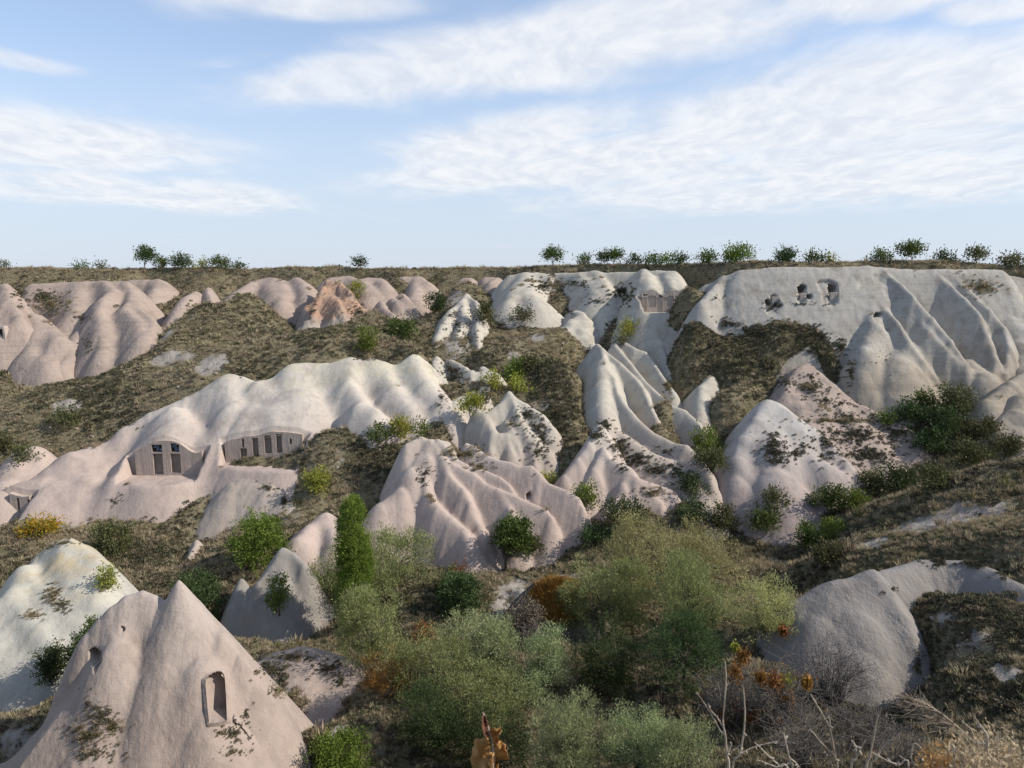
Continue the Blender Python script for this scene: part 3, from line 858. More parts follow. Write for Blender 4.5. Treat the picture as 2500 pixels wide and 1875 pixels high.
RIM = np.array([tuple(at(*[float(v) for v in t.split()])) for t in GC.replace('\n', '').split(':', 1)[1].split(',')[:14]])


def ground(X, Y, detail=True):
    sh = np.shape(X)
    x, y = np.ravel(X).astype(float), np.ravel(Y).astype(float)
    out = np.empty(len(x))
    for i in range(0, len(x), 20000):
        xs, ys = x[i:i + 20000, None], y[i:i + 20000, None]
        D = np.sqrt((xs - GCTL[None, :, 0]) ** 2 + (ys - GCTL[None, :, 1]) ** 2 + GCC * GCC)
        out[i:i + 20000] = -D @ GW[:-1] + GW[-1]
    yr = np.interp(x, RIM[:, 0], RIM[:, 1]) + 1.2 * fbm(x, x * 0, 9.0, 3, 77)
    zr = np.interp(x, RIM[:, 0], RIM[:, 2]) + .45 * fbm(x, x * 0 + 3, 11.0, 3, 78)
    out = np.minimum(out, zr - .1)
    w = np.clip((y - yr + 1.0) / 2.5, 0, 1)
    w = w * w * (3 - 2 * w)
    out = out * (1 - w) + w * (zr - .004 * np.maximum(y - yr, 0) - .2 * np.clip((y - yr) / 6, 0, 1))
    out = out.reshape(sh)
    X, Y = np.asarray(X, float), np.asarray(Y, float)
    near = np.clip(Y / 25, .15, 1)
    plate = 1 - .85 * np.clip((Y - np.interp(X, RIM[:, 0], RIM[:, 1]) + 3) / 4, 0, 1)
    out = out + near * plate * (.7 * fbm(X, Y, 7.0, 3, 101) + .25 * fbm(X, Y, 1.7, 2, 131))
    if detail:
        out = out + near * plate * .14 * np.abs(fbm(X, Y, .75, 2, 151)) * 2
    return out
# ------------------------------------------------------------------ ground sheet
def grid_faces(nr, nc):
    i = np.arange(nr * nc).reshape(nr, nc)
    return np.stack([i[:-1, :-1], i[:-1, 1:], i[1:, 1:], i[1:, :-1]], -1).reshape(-1, 4)


def ground_mat():
    m, g = new_mat('scrubby_ground')
    geo = g.new('ShaderNodeNewGeometry')
    pos = geo.outputs['Position']
    at_ = g.new('ShaderNodeAttribute', attribute_name='cover')
    sp = g.new('ShaderNodeSeparateColor')
    g.link(at_.outputs['Color'], sp.inputs[0])
    bare, lush, dark = sp.outputs[0], sp.outputs[1], sp.outputs[2]
    big = g.noise(pos, .10, 4, .6)
    med = g.noise(pos, .55, 5, .65)
    tuf = g.noise(pos, 2.6, 4, .7)
    fine = g.noise(pos, 11.0, 4, .7)
    dry = g.mix(g.ramp(fine, .3, .7), (.15, .124, .076), (.275, .235, .155))
    olive = g.mix(g.ramp(fine, .3, .7), (.072, .068, .036), (.135, .124, .07))
    base = g.mix(g.ramp(g.math('ADD', med, g.math('MULTIPLY', lush, .35)), .42, .68), dry, olive)
    soil = g.mix(g.ramp(fine, .3, .75), (.19, .152, .122), (.29, .245, .20))
    base = g.mix(g.math('MULTIPLY', g.ramp(tuf, .56, .66), .75), base, soil)
    clump = g.ramp(g.math('ADD', tuf, g.math('MULTIPLY', dark, .22)), .54, .66)
    base = g.mix(g.math('MULTIPLY', clump, .75), base, g.mix(fine, (.035, .034, .018), (.075, .066, .036)))
    rock = g.mix(g.ramp(med, .35, .7), (.29, .25, .215), (.37, .335, .295))
    rock = g.mix(g.math('MULTIPLY', g.ramp(tuf, .5, .7), .35), rock, (.20, .17, .14))
    edge = g.math('ADD', bare, g.math('ADD', g.math('MULTIPLY', g.math('SUBTRACT', med, .5), 1.3), g.math('MULTIPLY', g.math('SUBTRACT', tuf, .5), .9)))
    col = g.mix(g.ramp(edge, .42, .62), base, rock)
    h = g.math('ADD', g.math('MULTIPLY', tuf, 1.0), g.math('MULTIPLY', fine, .35))
    finish(g, col, 1.0, h, .8, .35, spec=.0)
    return m


# places of bare tuff, lusher growth and dark scrub: crop, x, y, radius x, radius y (in the crop), amount
BARE = ['1 1090 710 190 70 .9', '1 1340 740 110 80 1.0', '1 420 1010 110 30 .9', '1 760 720 220 40 .9', '1 900 640 160 40 .8', '1 1060 560 90 30 .7',
        '2 820 560 130 130 .75', '2 1330 585 50 30 .9', '2 1180 700 60 40 .8', '2 150 420 150 40 .8', '2 1260 330 130 40 .8', '2 800 340 80 60 .7',
        '2 1350 1000 90 60 .6', '2 80 1330 60 60 .6', '2 640 1120 110 60 .45', '2 1600 200 60 60 .6', '2 1300 340 120 50 .5',
        '3 1350 1200 260 140 .5', '3 1900 980 100 40 .3',
        '5 1200 560 210 70 .75', '5 1500 460 120 20 1.0', '5 1080 700 90 60 .9', '5 1400 400 120 40 .5', '5 1240 390 40 40 .7',
        '6 1560 150 190 45 1.0', '6 1780 90 200 50 1.0', '6 1980 40 200 50 .8', '6 1250 230 120 20 .8', '6 620 350 90 30 .5',
        '6 1900 860 200 30 .6', '6 1560 360 100 30 .9', '6 1700 700 80 30 .6', '6 2080 1040 130 40 .6', '6 1290 500 70 40 .8', '6 1350 1130 150 20 .7',
        '4 1300 330 120 90 .5', '4 1850 60 120 60 .6', '4 430 120 110 60 .6', '4 100 1480 200 70 .6', '4 2150 1450 120 130 .7', '4 1750 1060 80 60 .4',
        'd 1000 1420 170 70 .7', '6 560 430 150 30 .4']
LUSH = ['6 1500 300 600 110 1.0', '6 1900 230 400 80 1.0', '3 2000 1530 400 60 .6', '6 1300 350 500 90 .9', '6 1900 200 350 80 .8', '6 1100 120 250 60 .6', '6 1750 1050 150 150 .8', '5 900 420 250 90 .7', '5 950 560 200 90 .6',
        '1 1300 560 300 100 .5', '3 1700 1250 250 120 .7', '4 200 1250 250 120 .9', '6 620 250 200 90 .7', '1 200 900 250 200 .4', '2 1100 830 200 120 .5']
DARK = ['2 1450 950 160 330 .9', '3 350 600 300 250 1.0', '3 850 640 260 120 1.0', '3 1000 850 160 120 1.0', '2 300 1350 260 150 .8', '4 900 300 350 140 .5',
        '6 1900 600 300 250 .9', '6 1950 1100 250 300 .8', '6 1100 1300 500 200 .9', '3 1750 1100 300 150 .9', '2 1150 480 220 130 .5', '1 600 1000 300 150 .5',
        '3 230 1400 120 150 1.0', '5 800 500 120 90 .7']


def build_ground(bvh_pick):
    global GROUND_OBJ
    rows = [-25.0]
    while rows[-1] < 130:
        y = rows[-1]
        rows.append(y + max(.26, (max(y, 0) + 10) * .0027))
    while rows[-1] < 9000:
        rows.append(rows[-1] * 1.12)
    rows = np.array(rows)
    nc = 560
    t = np.linspace(-1, 1, nc)
    t = np.sign(t) * (np.abs(t) ** 1.0)
    half = np.where(rows < 130, (np.maximum(rows, 0) + 16) * .92, 135 + (rows - 130) * 1.2)
    X = t[None, :] * half[:, None]
    Y = np.repeat(rows[:, None], nc, 1)
    Z = ground(X, Y)
    V = np.stack([X, Y, Z], -1).reshape(-1, 3)
    Fc = grid_faces(len(rows), nc)
    return V, Fc, X, Y, Z


def form_mesh(f):
    allp = np.array([p for rd in f['ridges'] for p in rd['p']])
    mg = f.get('mg', 9.0)
    lo, hi = allp[:, :2].min(0) - mg, allp[:, :2].max(0) + mg
    hi[1] = min(hi[1], allp[:, 1].max() + 5)
    res = f['res']
    xs = np.arange(lo[0], hi[0], res)
    ys = np.arange(lo[1], hi[1], res)
    ex, ey = [], []
    for c in f['cuts']:
        ex += [c['x0'] - .015, c['x0'] + .015, c['x1'] - .015, c['x1'] + .015]
        ey += [c['y'] - .015, c['y'] + .015]
    xs = np.unique(np.concatenate([xs, ex])) if ex else xs
    ys = np.unique(np.concatenate([ys, ey])) if ey else ys
    X, Y = np.meshgrid(xs, ys)
    H = form_height(f, X, Y)
    Gd = ground(X[::3, ::3], Y[::3, ::3], False)
    # coarse ground enough to trim: stretch back
    ri = np.minimum(np.arange(X.shape[0]) // 3, Gd.shape[0] - 1)
    ci = np.minimum(np.arange(X.shape[1]) // 3, Gd.shape[1] - 1)
    Gd = Gd[ri][:, ci]
    keep = H > Gd - .8
    Fc = grid_faces(*X.shape)
    kf = keep.ravel()[Fc].any(1)
    V = np.stack([X, Y, H], -1).reshape(-1, 3)
    if f.get('push'):
        # hollows cut straight into the face
        ppx, ppy = proj(V)
        dep = np.zeros(len(V))
        gy, gx = np.gradient(H, ys, xs)
        front = (gy.ravel() > .2)
        for it in f['push']:
            c, poly, dd = it[:3]
            pp = [cpx(c, *q) for q in poly]
            m = in_poly(ppx, ppy, pp) & front
            if len(it) > 3:                # a hollow that fades in from its rim
                ed = np.full(m.sum(), 1e9)
                for (x1, y1), (x2, y2) in zip(pp, pp[1:] + pp[:1]):
                    L2 = (x2 - x1) ** 2 + (y2 - y1) ** 2
                    t = np.clip(((ppx[m] - x1) * (x2 - x1) + (ppy[m] - y1) * (y2 - y1)) / L2, 0, 1)
                    ed = np.minimum(ed, np.hypot(ppx[m] - x1 - t * (x2 - x1), ppy[m] - y1 - t * (y2 - y1)))
                w = np.clip(ed / (it[3] * CROP[c][2]), 0, 1)
                dd = dd * w * w * (3 - 2 * w)
            dep[m] = np.maximum(dep[m], dd)
        V = V.copy()
        V[:, 1] += dep
    for c, poly in f.get('open', ()):
        qx, qy = proj(V)
        pp = [cpx(c, *q) for q in poly]
        gy, gx = np.gradient(H, ys, xs)
        fr = gy.ravel() > .25
        m = in_poly(qx, qy, pp) & fr
        gx_, gy_ = np.mean([q[0] for q in pp]), np.mean([q[1] for q in pp])
        wide = in_poly(qx, qy, [(gx_ + (q[0] - gx_) * 1.5, gy_ + (q[1] - gy_) * 1.2) for q in pp]) & fr & (np.abs(V[:, 1] - np.median(V[m][:, 1])) < 1.5)
        f.setdefault('plugs', []).append((qx[wide], qy[wide], V[wide][:, 1]))
        kf &= ~m[Fc].all(1)
    Fc = Fc[kf]
    # keep pieces that matter: drop islands far from any crest
    used = np.unique(Fc)
    mp = np.full(len(V), -1, dtype=np.int64)
    mp[used] = np.arange(len(used))
    return V[used], mp[Fc]


def main_bodies():
    V, Fc, X, Y, Z = build_ground(None)
    me = mesh_from('ground', V, Fc)
    polys_V, polys_F, off = [V], [Fc], len(V)
    objs = []
    for f in FORMS:
        fv, ff = form_mesh(f)
        base = fv[:, :2].mean(0)
        loc = Vector((base[0], base[1], float(fv[:, 2].min())))
        m2 = mesh_from(f['name'], fv - np.array(loc), ff)
        o = link(f['name'], m2, f['mat'], None, loc)
        tag(o, f['label'], f['cat'], f['group'])
        f['obj'] = o
        objs.append(o)
        polys_V.append(fv)
        polys_F.append(ff + off)
        off += len(fv)
    AV = np.vstack(polys_V)
    AF = np.vstack(polys_F)
    tree = BVHTree.FromPolygons([tuple(v) for v in AV], [tuple(q) for q in AF.tolist()])
    # cover map of the ground
    xs, ys = V[:, 0], V[:, 1]
    cov = np.zeros((len(V), 4), dtype=np.float32)
    cov[:, 3] = 1
    for ch, lst in ((0, BARE), (1, LUSH), (2, DARK)):
        for s in lst:
            a = s.split()
            cx, cy, rx, ry, amt = [float(v) for v in a[1:]]
            hits = []
            for dx, dy in ((0, 0), (.5, 0), (-.5, 0), (0, .5), (0, -.5)):
                h = pick(tree, *cpx(a[0], cx + dx * rx, cy + dy * ry))
                if h is not None:
                    hits.append((dx, dy, h))
            if not hits:
                continue
            ctr = hits[0][2]
            k = CROP[a[0]][2] / F_PX
            wx = rx * k * ctr.y
            # length away from the viewer follows from how the ground tilts there
            dd = [abs(h.y - ctr.y) for (dx, dy, h) in hits if dy != 0]
            wy = min(max(2 * np.mean(dd) if dd else wx, 1.0), 3 * wx + 3)
            e = np.sqrt(((xs - ctr.x) / wx) ** 2 + ((ys - ctr.y) / wy) ** 2)
            cov[:, ch] = np.maximum(cov[:, ch], amt * np.clip(1.25 - e, 0, .8) / .8)
    ca = me.color_attributes.new('cover', 'FLOAT_COLOR', 'POINT')
    ca.data.foreach_set('color', cov.ravel())
    go = link('ground', me, ground_mat())
    tag(go, 'dry scrubby valley ground running up to the flat plateau', None, None, 'structure')
    return tree, go, V, cov


def pick(tree, px, py):
    d = ray(px, py).normalized()
    h = tree.ray_cast(Vector((0, 0, 0)) + d * .5, d, 1000)
    return h[0]


TREE, GROUND_OBJ, GV, GCOV = main_bodies()
# ------------------------------------------------------------------ plants
def leaf_mat(name, a, b, trans=0.25, speck=None, rough=.6):
    m, g = new_mat(name)
    geo = g.new('ShaderNodeNewGeometry')
    oi = g.new('ShaderNodeObjectInfo')
    n = g.noise(geo.outputs['Position'], 1.9, 3, .6)
    f = g.math('ADD', g.math('MULTIPLY', geo.outputs['Random Per Island'], .28), g.math('MULTIPLY', n, .8))
    col = g.mix(g.ramp(f, .2, .9, False), a, b)
    if speck:
        col = g.mix(g.math('GREATER_THAN', geo.outputs['Random Per Island'], speck[1]), col, speck[0])
    hs = g.new('ShaderNodeHueSaturation')
    g.link(col, hs.inputs['Color'])
    g.link(g.math('ADD', g.math('MULTIPLY', oi.outputs['Random'], .035), .4825), hs.inputs['Hue'])
    g.link(g.math('ADD', g.math('MULTIPLY', oi.outputs['Random'], .3), .85), hs.inputs['Value'])
    finish(g, hs.outputs[0], rough, None, spec=.2, trans=trans)
    return m


LEAF = {
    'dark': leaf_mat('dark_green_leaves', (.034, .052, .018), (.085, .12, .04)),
    'green': leaf_mat('green_leaves', (.050, .078, .017), (.115, .155, .038)),
    'bright': leaf_mat('bright_green_leaves', (.085, .115, .016), (.19, .235, .045), .35),
    'poplar': leaf_mat('poplar_leaves', (.10, .14, .02), (.26, .335, .065), .4),
    'yellow': leaf_mat('yellow_green_leaves', (0.162, 0.182, 0.024), (0.378, 0.365, 0.068), .35),
    'autumn': leaf_mat('autumn_leaves', (0.189, 0.203, 0.027), (0.405, 0.338, 0.041), .35, ((0.500, 0.270, 0.027), .55)),
    'olive': leaf_mat('olive_leaves', (0.061, 0.065, 0.024), (0.142, 0.142, 0.057)),
    'silver': leaf_mat('silvery_willow_leaves', (.19, .225, .095), (.42, .46, .235), .3),
    'willow': leaf_mat('grey_green_willow_leaves', (.13, .145, .052), (.335, .345, .14), .3),
    'sun': leaf_mat('yellowing_willow_leaves', (.23, .225, .085), (.50, .47, .215), .35),
    'rust': leaf_mat('rusty_leaves', (0.135, 0.057, 0.016), (0.365, 0.162, 0.041), .3),
    'tan': leaf_mat('straw', (.27, .215, .14), (.47, .39, .255), .3),
    'rustgrass': leaf_mat('rusty_dry_grass', (.30, .15, .035), (.50, .30, .09), .3),
    'brown': leaf_mat('brown_dead_leaves', (0.095, 0.074, 0.057), (0.216, 0.169, 0.128), .1),
}


def bark_mat(name, a, b):
    m, g = new_mat(name)
    geo = g.new('ShaderNodeNewGeometry')
    n = g.noise(g.mapping(geo.outputs['Position'], (4, 4, 1.2)), 3.0, 5, .65)
    finish(g, g.mix(g.ramp(n, .3, .7), a, b), .9, n, .5, .05, spec=.1)
    return m


BARK = bark_mat('grey_brown_bark', (.07, .058, .046), (.16, .135, .11))
PALEBARK = bark_mat('pale_dry_wood', (.24, .19, .14), (.46, .39, .31))
TWIG = bark_mat('grey_bare_twigs', (.11, .095, .085), (.24, .215, .195))


def unit(v):
    return v / (np.linalg.norm(v, axis=-1, keepdims=True) + 1e-9)


def leaves_mesh(P, D, L, W, r):
    """kite shaped leaves: base points, directions, lengths, widths"""
    n = len(P)
    side = unit(np.cross(D, r.normal(size=(n, 3))))
    L, W = np.asarray(L)[:, None], np.asarray(W)[:, None]
    V = np.stack([P, P + D * L * .45 + side * W * .5, P + D * L, P + D * L * .45 - side * W * .5], 1)
    return V.reshape(-1, 3), np.arange(4 * n).reshape(n, 4)


def tube(path, radii, k=5):
    path = [Vector(p) for p in path]
    V, Fc = [], []
    for i, p in enumerate(path):
        t = (path[min(i + 1, len(path) - 1)] - path[max(i - 1, 0)]).normalized()
        a = t.cross(Vector((.31, .95, .05)))
        a = (a if a.length > 1e-3 else t.cross(Vector((1, 0, 0)))).normalized()
        b = t.cross(a)
        for j in range(k):
            an = 2 * math.pi * j / k
            V.append(p + (a * math.cos(an) + b * math.sin(an)) * radii[i])
    for i in range(len(path) - 1):
        for j in range(k):
            Fc.append((i * k + j, i * k + (j + 1) % k, (i + 1) * k + (j + 1) % k, (i + 1) * k + j))
    return V, Fc


def join(parts):
    V, Fc = [], []
    for v, f in parts:
        o = len(V)
        V += list(v)
        Fc += [tuple(i + o for i in q) for q in f]
    return V, Fc


def crown_points(r, w, h, shape, n_lobes, clumps):
    """clump centres and outward directions in a crown w wide and h high, its foot at z = 0"""
    if shape == 'column':
        lobes = [(np.array([r.normal(0, .05) * w, r.normal(0, .05) * w, h * (.1 + .85 * i / n_lobes)]),
                  w * .5 * (.28 + .52 * math.sin(math.pi * min(1, .22 + .74 * i / n_lobes))) * r.uniform(.75, 1.12)) for i in range(n_lobes)]
        stretch = np.array([1, 1, 1.6])
    elif shape == 'tree':
        lobes = []
        for i in range(n_lobes):
            a, d = r.uniform(0, 6.28), math.sqrt(r.uniform(0, 1)) * .30
            lobes.append((np.array([math.cos(a) * d * w, math.sin(a) * d * w, h * r.uniform(.42, .80)]), w * r.uniform(.17, .27)))
        stretch = np.array([1, 1, .9])
    elif shape == 'fan':            # many stems that lean out, tops at different heights
        lobes = []
        for i in range(n_lobes):
            a, d = r.uniform(0, 6.28), math.sqrt(r.uniform(0, 1)) * .40
            top = h * (.86 - .9 * d * d * 2) * r.uniform(.55, 1.0)
            lobes.append((np.array([math.cos(a) * d * w, math.sin(a) * d * w, max(.12 * h, top)]), w * r.uniform(.09, .155)))
            lobes.append((np.array([math.cos(a) * d * w, math.sin(a) * d * w, max(.10 * h, top * r.uniform(.25, .6))]), w * r.uniform(.09, .155)))
        stretch = np.array([1, 1, 1.1 * min(1.4, max(.7, h / w))])
    else:                           # low rounded bush
        lobes = []
        for i in range(n_lobes):
            a, d = r.uniform(0, 6.28), math.sqrt(r.uniform(0, 1)) * .34
            top = (.78 - 1.6 * d * d) * r.uniform(.7, 1.05)
            lobes.append((np.array([math.cos(a) * d * w, math.sin(a) * d * w, h * max(.12, top)]), w * r.uniform(.13, .21)))
            lobes.append((np.array([math.cos(a) * d * w, math.sin(a) * d * w, h * max(.08, top * r.uniform(.1, .6))]), w * r.uniform(.14, .22)))
        stretch = np.array([1, 1, min(1.3, max(.6, h / w))])
    C = np.array([l[0] for l in lobes])
    Rr = np.array([l[1] for l in lobes])
    pick_ = r.choice(len(lobes), clumps, p=Rr ** 2 / (Rr ** 2).sum())
    d = unit(r.normal(size=(clumps, 3)))
    d[:, 2] = np.where(d[:, 2] < -.35, -d[:, 2], d[:, 2])
    rad = Rr[pick_] * r.uniform(.55, 1.05, clumps) ** .6
    P = C[pick_] + d * rad[:, None] * stretch
    P[:, 2] = np.where(P[:, 2] < .02 * h, r.uniform(.02, .3, clumps) * h, P[:, 2])
    return P, d, C


def foliage(r, w, h, shape, n_lobes, n_leaves, ll, lw, up=.5, shoot=3.0, per=9):
    clumps = max(12, n_leaves // per)
    P, d, C = crown_points(r, w, h, shape, n_lobes, int(clumps * 1.35))
    gap = fbm(P[:, 0] + .6 * P[:, 1], P[:, 2] + .5 * P[:, 1], max(.35, .16 * w), 2, int(r.integers(1, 9999)))
    order = np.argsort(-gap)[:clumps]          # leave the thinnest places open
    P, d = P[order], d[order]
    clumps = len(P)
    D = unit(d + np.array([0, 0, up]) + r.normal(0, .25, (clumps, 3)))
    t = r.uniform(0, 1, (clumps, per))
    pos = P[:, None, :] + D[:, None, :] * (t * ll * shoot)[:, :, None] + r.normal(0, ll * .8, (clumps, per, 3))
    dirs = unit(D[:, None, :] + r.normal(0, .55, (clumps, per, 3)))
    n = clumps * per
    L = ll * r.uniform(.6, 1.25, n)
    return leaves_mesh(pos.reshape(-1, 3), dirs.reshape(-1, 3), L, lw * r.uniform(.7, 1.2, n), r), C


def limbs(r, C, h, tr, base=0.0, lean=.1):
    parts = []
    top = np.array([r.normal(0, lean) * h, r.normal(0, lean) * h, h * .38])
    parts.append(tube([(0, 0, -.5 * min(1, h * .2)), top * .5 + r.normal(0, .02, 3) * h, top], [tr * 1.25, tr, tr * .8], 6))
    for c in C:
        q = top * r.uniform(.55, 1.0)
        mid = (q + c) / 2 + np.array([r.normal(0, .03), r.normal(0, .03), -.03]) * h
        parts.append(tube([q, mid, c], [tr * .6, tr * .38, tr * .12], 4))
    return join(parts)


def plant(name, cat, label, loc, w, h, shape, leaf, lobes=9, dens=2.4, ll=None, up=.5, shoot=3.0, group=None, tr=None, seed=1,
          slim=.5, bark=None, lean=.06, per=22):
    r = np.random.default_rng(seed)
    dist = max(8.0, loc.y)
    pxm = F_PX / dist * .4096                                  # size of a metre in the picture
    area = w * h * pxm * pxm
    ll = ll or max(.07, min(.30, 2.9 / pxm))
    n = int(min(42000, max(160, area * dens * .85 * (3.1 / (ll * pxm)) ** 1.2)))
    (V, Fc), C = foliage(r, w, h, shape, lobes, n, ll, ll * slim, up, shoot, per)
    root = link(name, None, None, None, loc)
    tag(root, label, cat, group)
    cr = link('crown' if cat == 'tree' else 'foliage', mesh_from('crown', V, Fc, False), LEAF[leaf], root)
    tv, tf = limbs(r, C, h, tr or max(.03, .022 * h), 0, lean)
    link('trunk' if cat == 'tree' else 'stems', pyfaces('trunk', tv, tf, True), bark or BARK, root)
    return root


def ground_z(x, y):
    h = TREE.ray_cast(Vector((x, y, 60)), Vector((0, 0, -1)))
    return h[0].z if h[0] is not None else 0.0


def spot(c, cx, cyb):
    return pick(TREE, *cpx(c, cx, cyb))


def put_plant(spec, name, cat, label, shape, leaf, group=None, **kw):
    """'crop x y width height': the foot is where the sight line through the middle of the lower edge meets the ground"""
    a = spec.split()
    cx, cy, w, h = [float(v) for v in a[1:5]]
    if len(a) > 5:                     # foot hidden behind something nearer: distance given
        q = at(*cpx(a[0], cx, cy + h * .5), float(a[5]))
        p = Vector((q.x, q.y, float(ground(np.array([q.x]), np.array([q.y]), False)[0])))
    else:
        p = spot(a[0], cx, cy + h * .5)
    if p is None:
        print('no ground for', label)
        return
    k = CROP[a[0]][2] / F_PX * p.y
    hh = max(h * k * .5, at(*cpx(a[0], cx, cy - h * .5), 50).z * p.y / 50 - p.z)
    return plant(name, cat, label, p - Vector((0, 0, .05)), w * k * 1.12, hh * 1.04, shape, leaf, group=group, seed=int(cx * 7 + cy * 3 + ord(a[0])), **kw)


RIMG = 'trees and bushes along the plateau rim'
for (c, cx, base, w, h, cat, shape, leaf, lab) in [
    ('1', 922, 160, 125, 150, 'tree', 'tree', 'dark', 'tallest dark tree on the left plateau rim with a bare trunk'),
    ('1', 1030, 158, 105, 72, 'bush', 'bush', 'green', 'low green bush between the tall rim tree and a round dark tree'),
    ('1', 1160, 160, 140, 95, 'bush', 'tree', 'dark', 'broad dark round tree beside the tall rim tree on the left'),
    ('1', 1285, 160, 65, 52, 'bush', 'bush', 'yellow', 'small yellowish bush left of a round green rim bush'),
    ('1', 1378, 160, 135, 85, 'bush', 'bush', 'green', 'round green bush on the left rim beside a yellowish one'),
    ('1', 1510, 158, 85, 44, 'bush', 'bush', 'dark', 'small dark bush at the right end of the left rim group'),
    ('1', 510, 150, 80, 44, 'bush', 'bush', 'green', 'small sparse bush above the pleated far cone on the rim'),
    ('1', 622, 158, 85, 36, 'bush', 'bush', 'olive', 'flat olive bush on the rim left of the tall dark tree'),
    ('1', 20, 170, 90, 34, 'bush', 'bush', 'olive', 'flat bush at the far left end of the rim'),
    ('2', 210, 150, 82, 74, 'tree', 'tree', 'dark', 'lone small tree on the long bare stretch of rim'),
    ('2', 1430, 128, 138, 108, 'tree', 'tree', 'green', 'spreading tree with forked trunks where the rim steps up'),
    ('2', 1625, 112, 100, 50, 'bush', 'bush', 'green', 'low bush beside a bare sapling on the rim'),
    ('2', 1752, 116, 80, 86, 'tree', 'tree', 'dark', 'left and lower of two tree tops growing together on the rim'),
    ('2', 1808, 116, 90, 96, 'tree', 'tree', 'green', 'taller pointed tree joined to its lower neighbour on the rim'),
    ('2', 1935, 124, 120, 62, 'bush', 'bush', 'dark', 'dark dense bush right of the paired rim trees'),
    ('2', 2065, 128, 130, 70, 'bush', 'bush', 'green', 'wide hedge like bush above the carved rim cliff'),
    ('2', 2150, 128, 90, 58, 'bush', 'bush', 'bright', 'light green bush between the wide hedge and a dark pointed bush'),
    ('3', 25, 124, 95, 74, 'bush', 'tree', 'dark', 'dark pointed bush right of the hedge like rim bushes'),
    ('3', 205, 118, 150, 74, 'bush', 'bush', 'green', 'ragged bush leaning left beside the biggest rim bush'),
    ('3', 390, 104, 205, 110, 'bush', 'bush', 'bright', 'biggest bright green bush on the rim left of the tall cliff'),
    ('3', 690, 100, 190, 78, 'bush', 'bush', 'dark', 'wide dark bush on the rim over the left cliff opening'),
    ('3', 875, 94, 115, 55, 'bush', 'bush', 'green', 'middle sized bush on the rim over the carved cliff windows'),
    ('3', 965, 92, 60, 34, 'bush', 'bush', 'yellow', 'tiny yellowish bush on the rim over the carved cliff windows'),
    ('3', 1285, 96, 130, 60, 'bush', 'bush', 'green', 'rounded bush on the rim above the start of the cliff folds'),
    ('3', 1495, 100, 165, 108, 'tree', 'tree', 'green', 'tall full tree on the rim above the right cliff folds'),
    ('3', 1690, 104, 105, 62, 'bush', 'bush', 'dark', 'small dark bush with sloping top right of the full rim tree'),
    ('3', 1895, 104, 125, 80, 'tree', 'tree', 'olive', 'thin umbrella shaped tree near the right end of the rim'),
    ('3', 2115, 140, 165, 80, 'bush', 'bush', 'olive', 'brownish bush on the sloping right end of the rim'),
]:
    px, py = cpx(c, cx, base)
    yr = float(np.interp((px - 1250) / F_PX * 100, RIM[:, 0] * 100 / RIM[:, 1], RIM[:, 1]))
    p = at(px, 655, 50)
    p = p * ((yr + 1.6) / p.y)
    p.z = ground_z(p.x, p.y)
    want = at(px, py, 50) * (p.y / 50)
    k = CROP[c][2] / F_PX * p.y
    hh = h * k + max(0, want.z - p.z)
    plant('rim_tree' if cat == 'tree' else 'rim_bush', cat, lab, p - Vector((0, 0, .1)), w * k * .86, hh * .8, shape if cat == 'tree' else 'bush', leaf,
          lobes=8, dens=3.8, group=RIMG, seed=int(px), per=12)

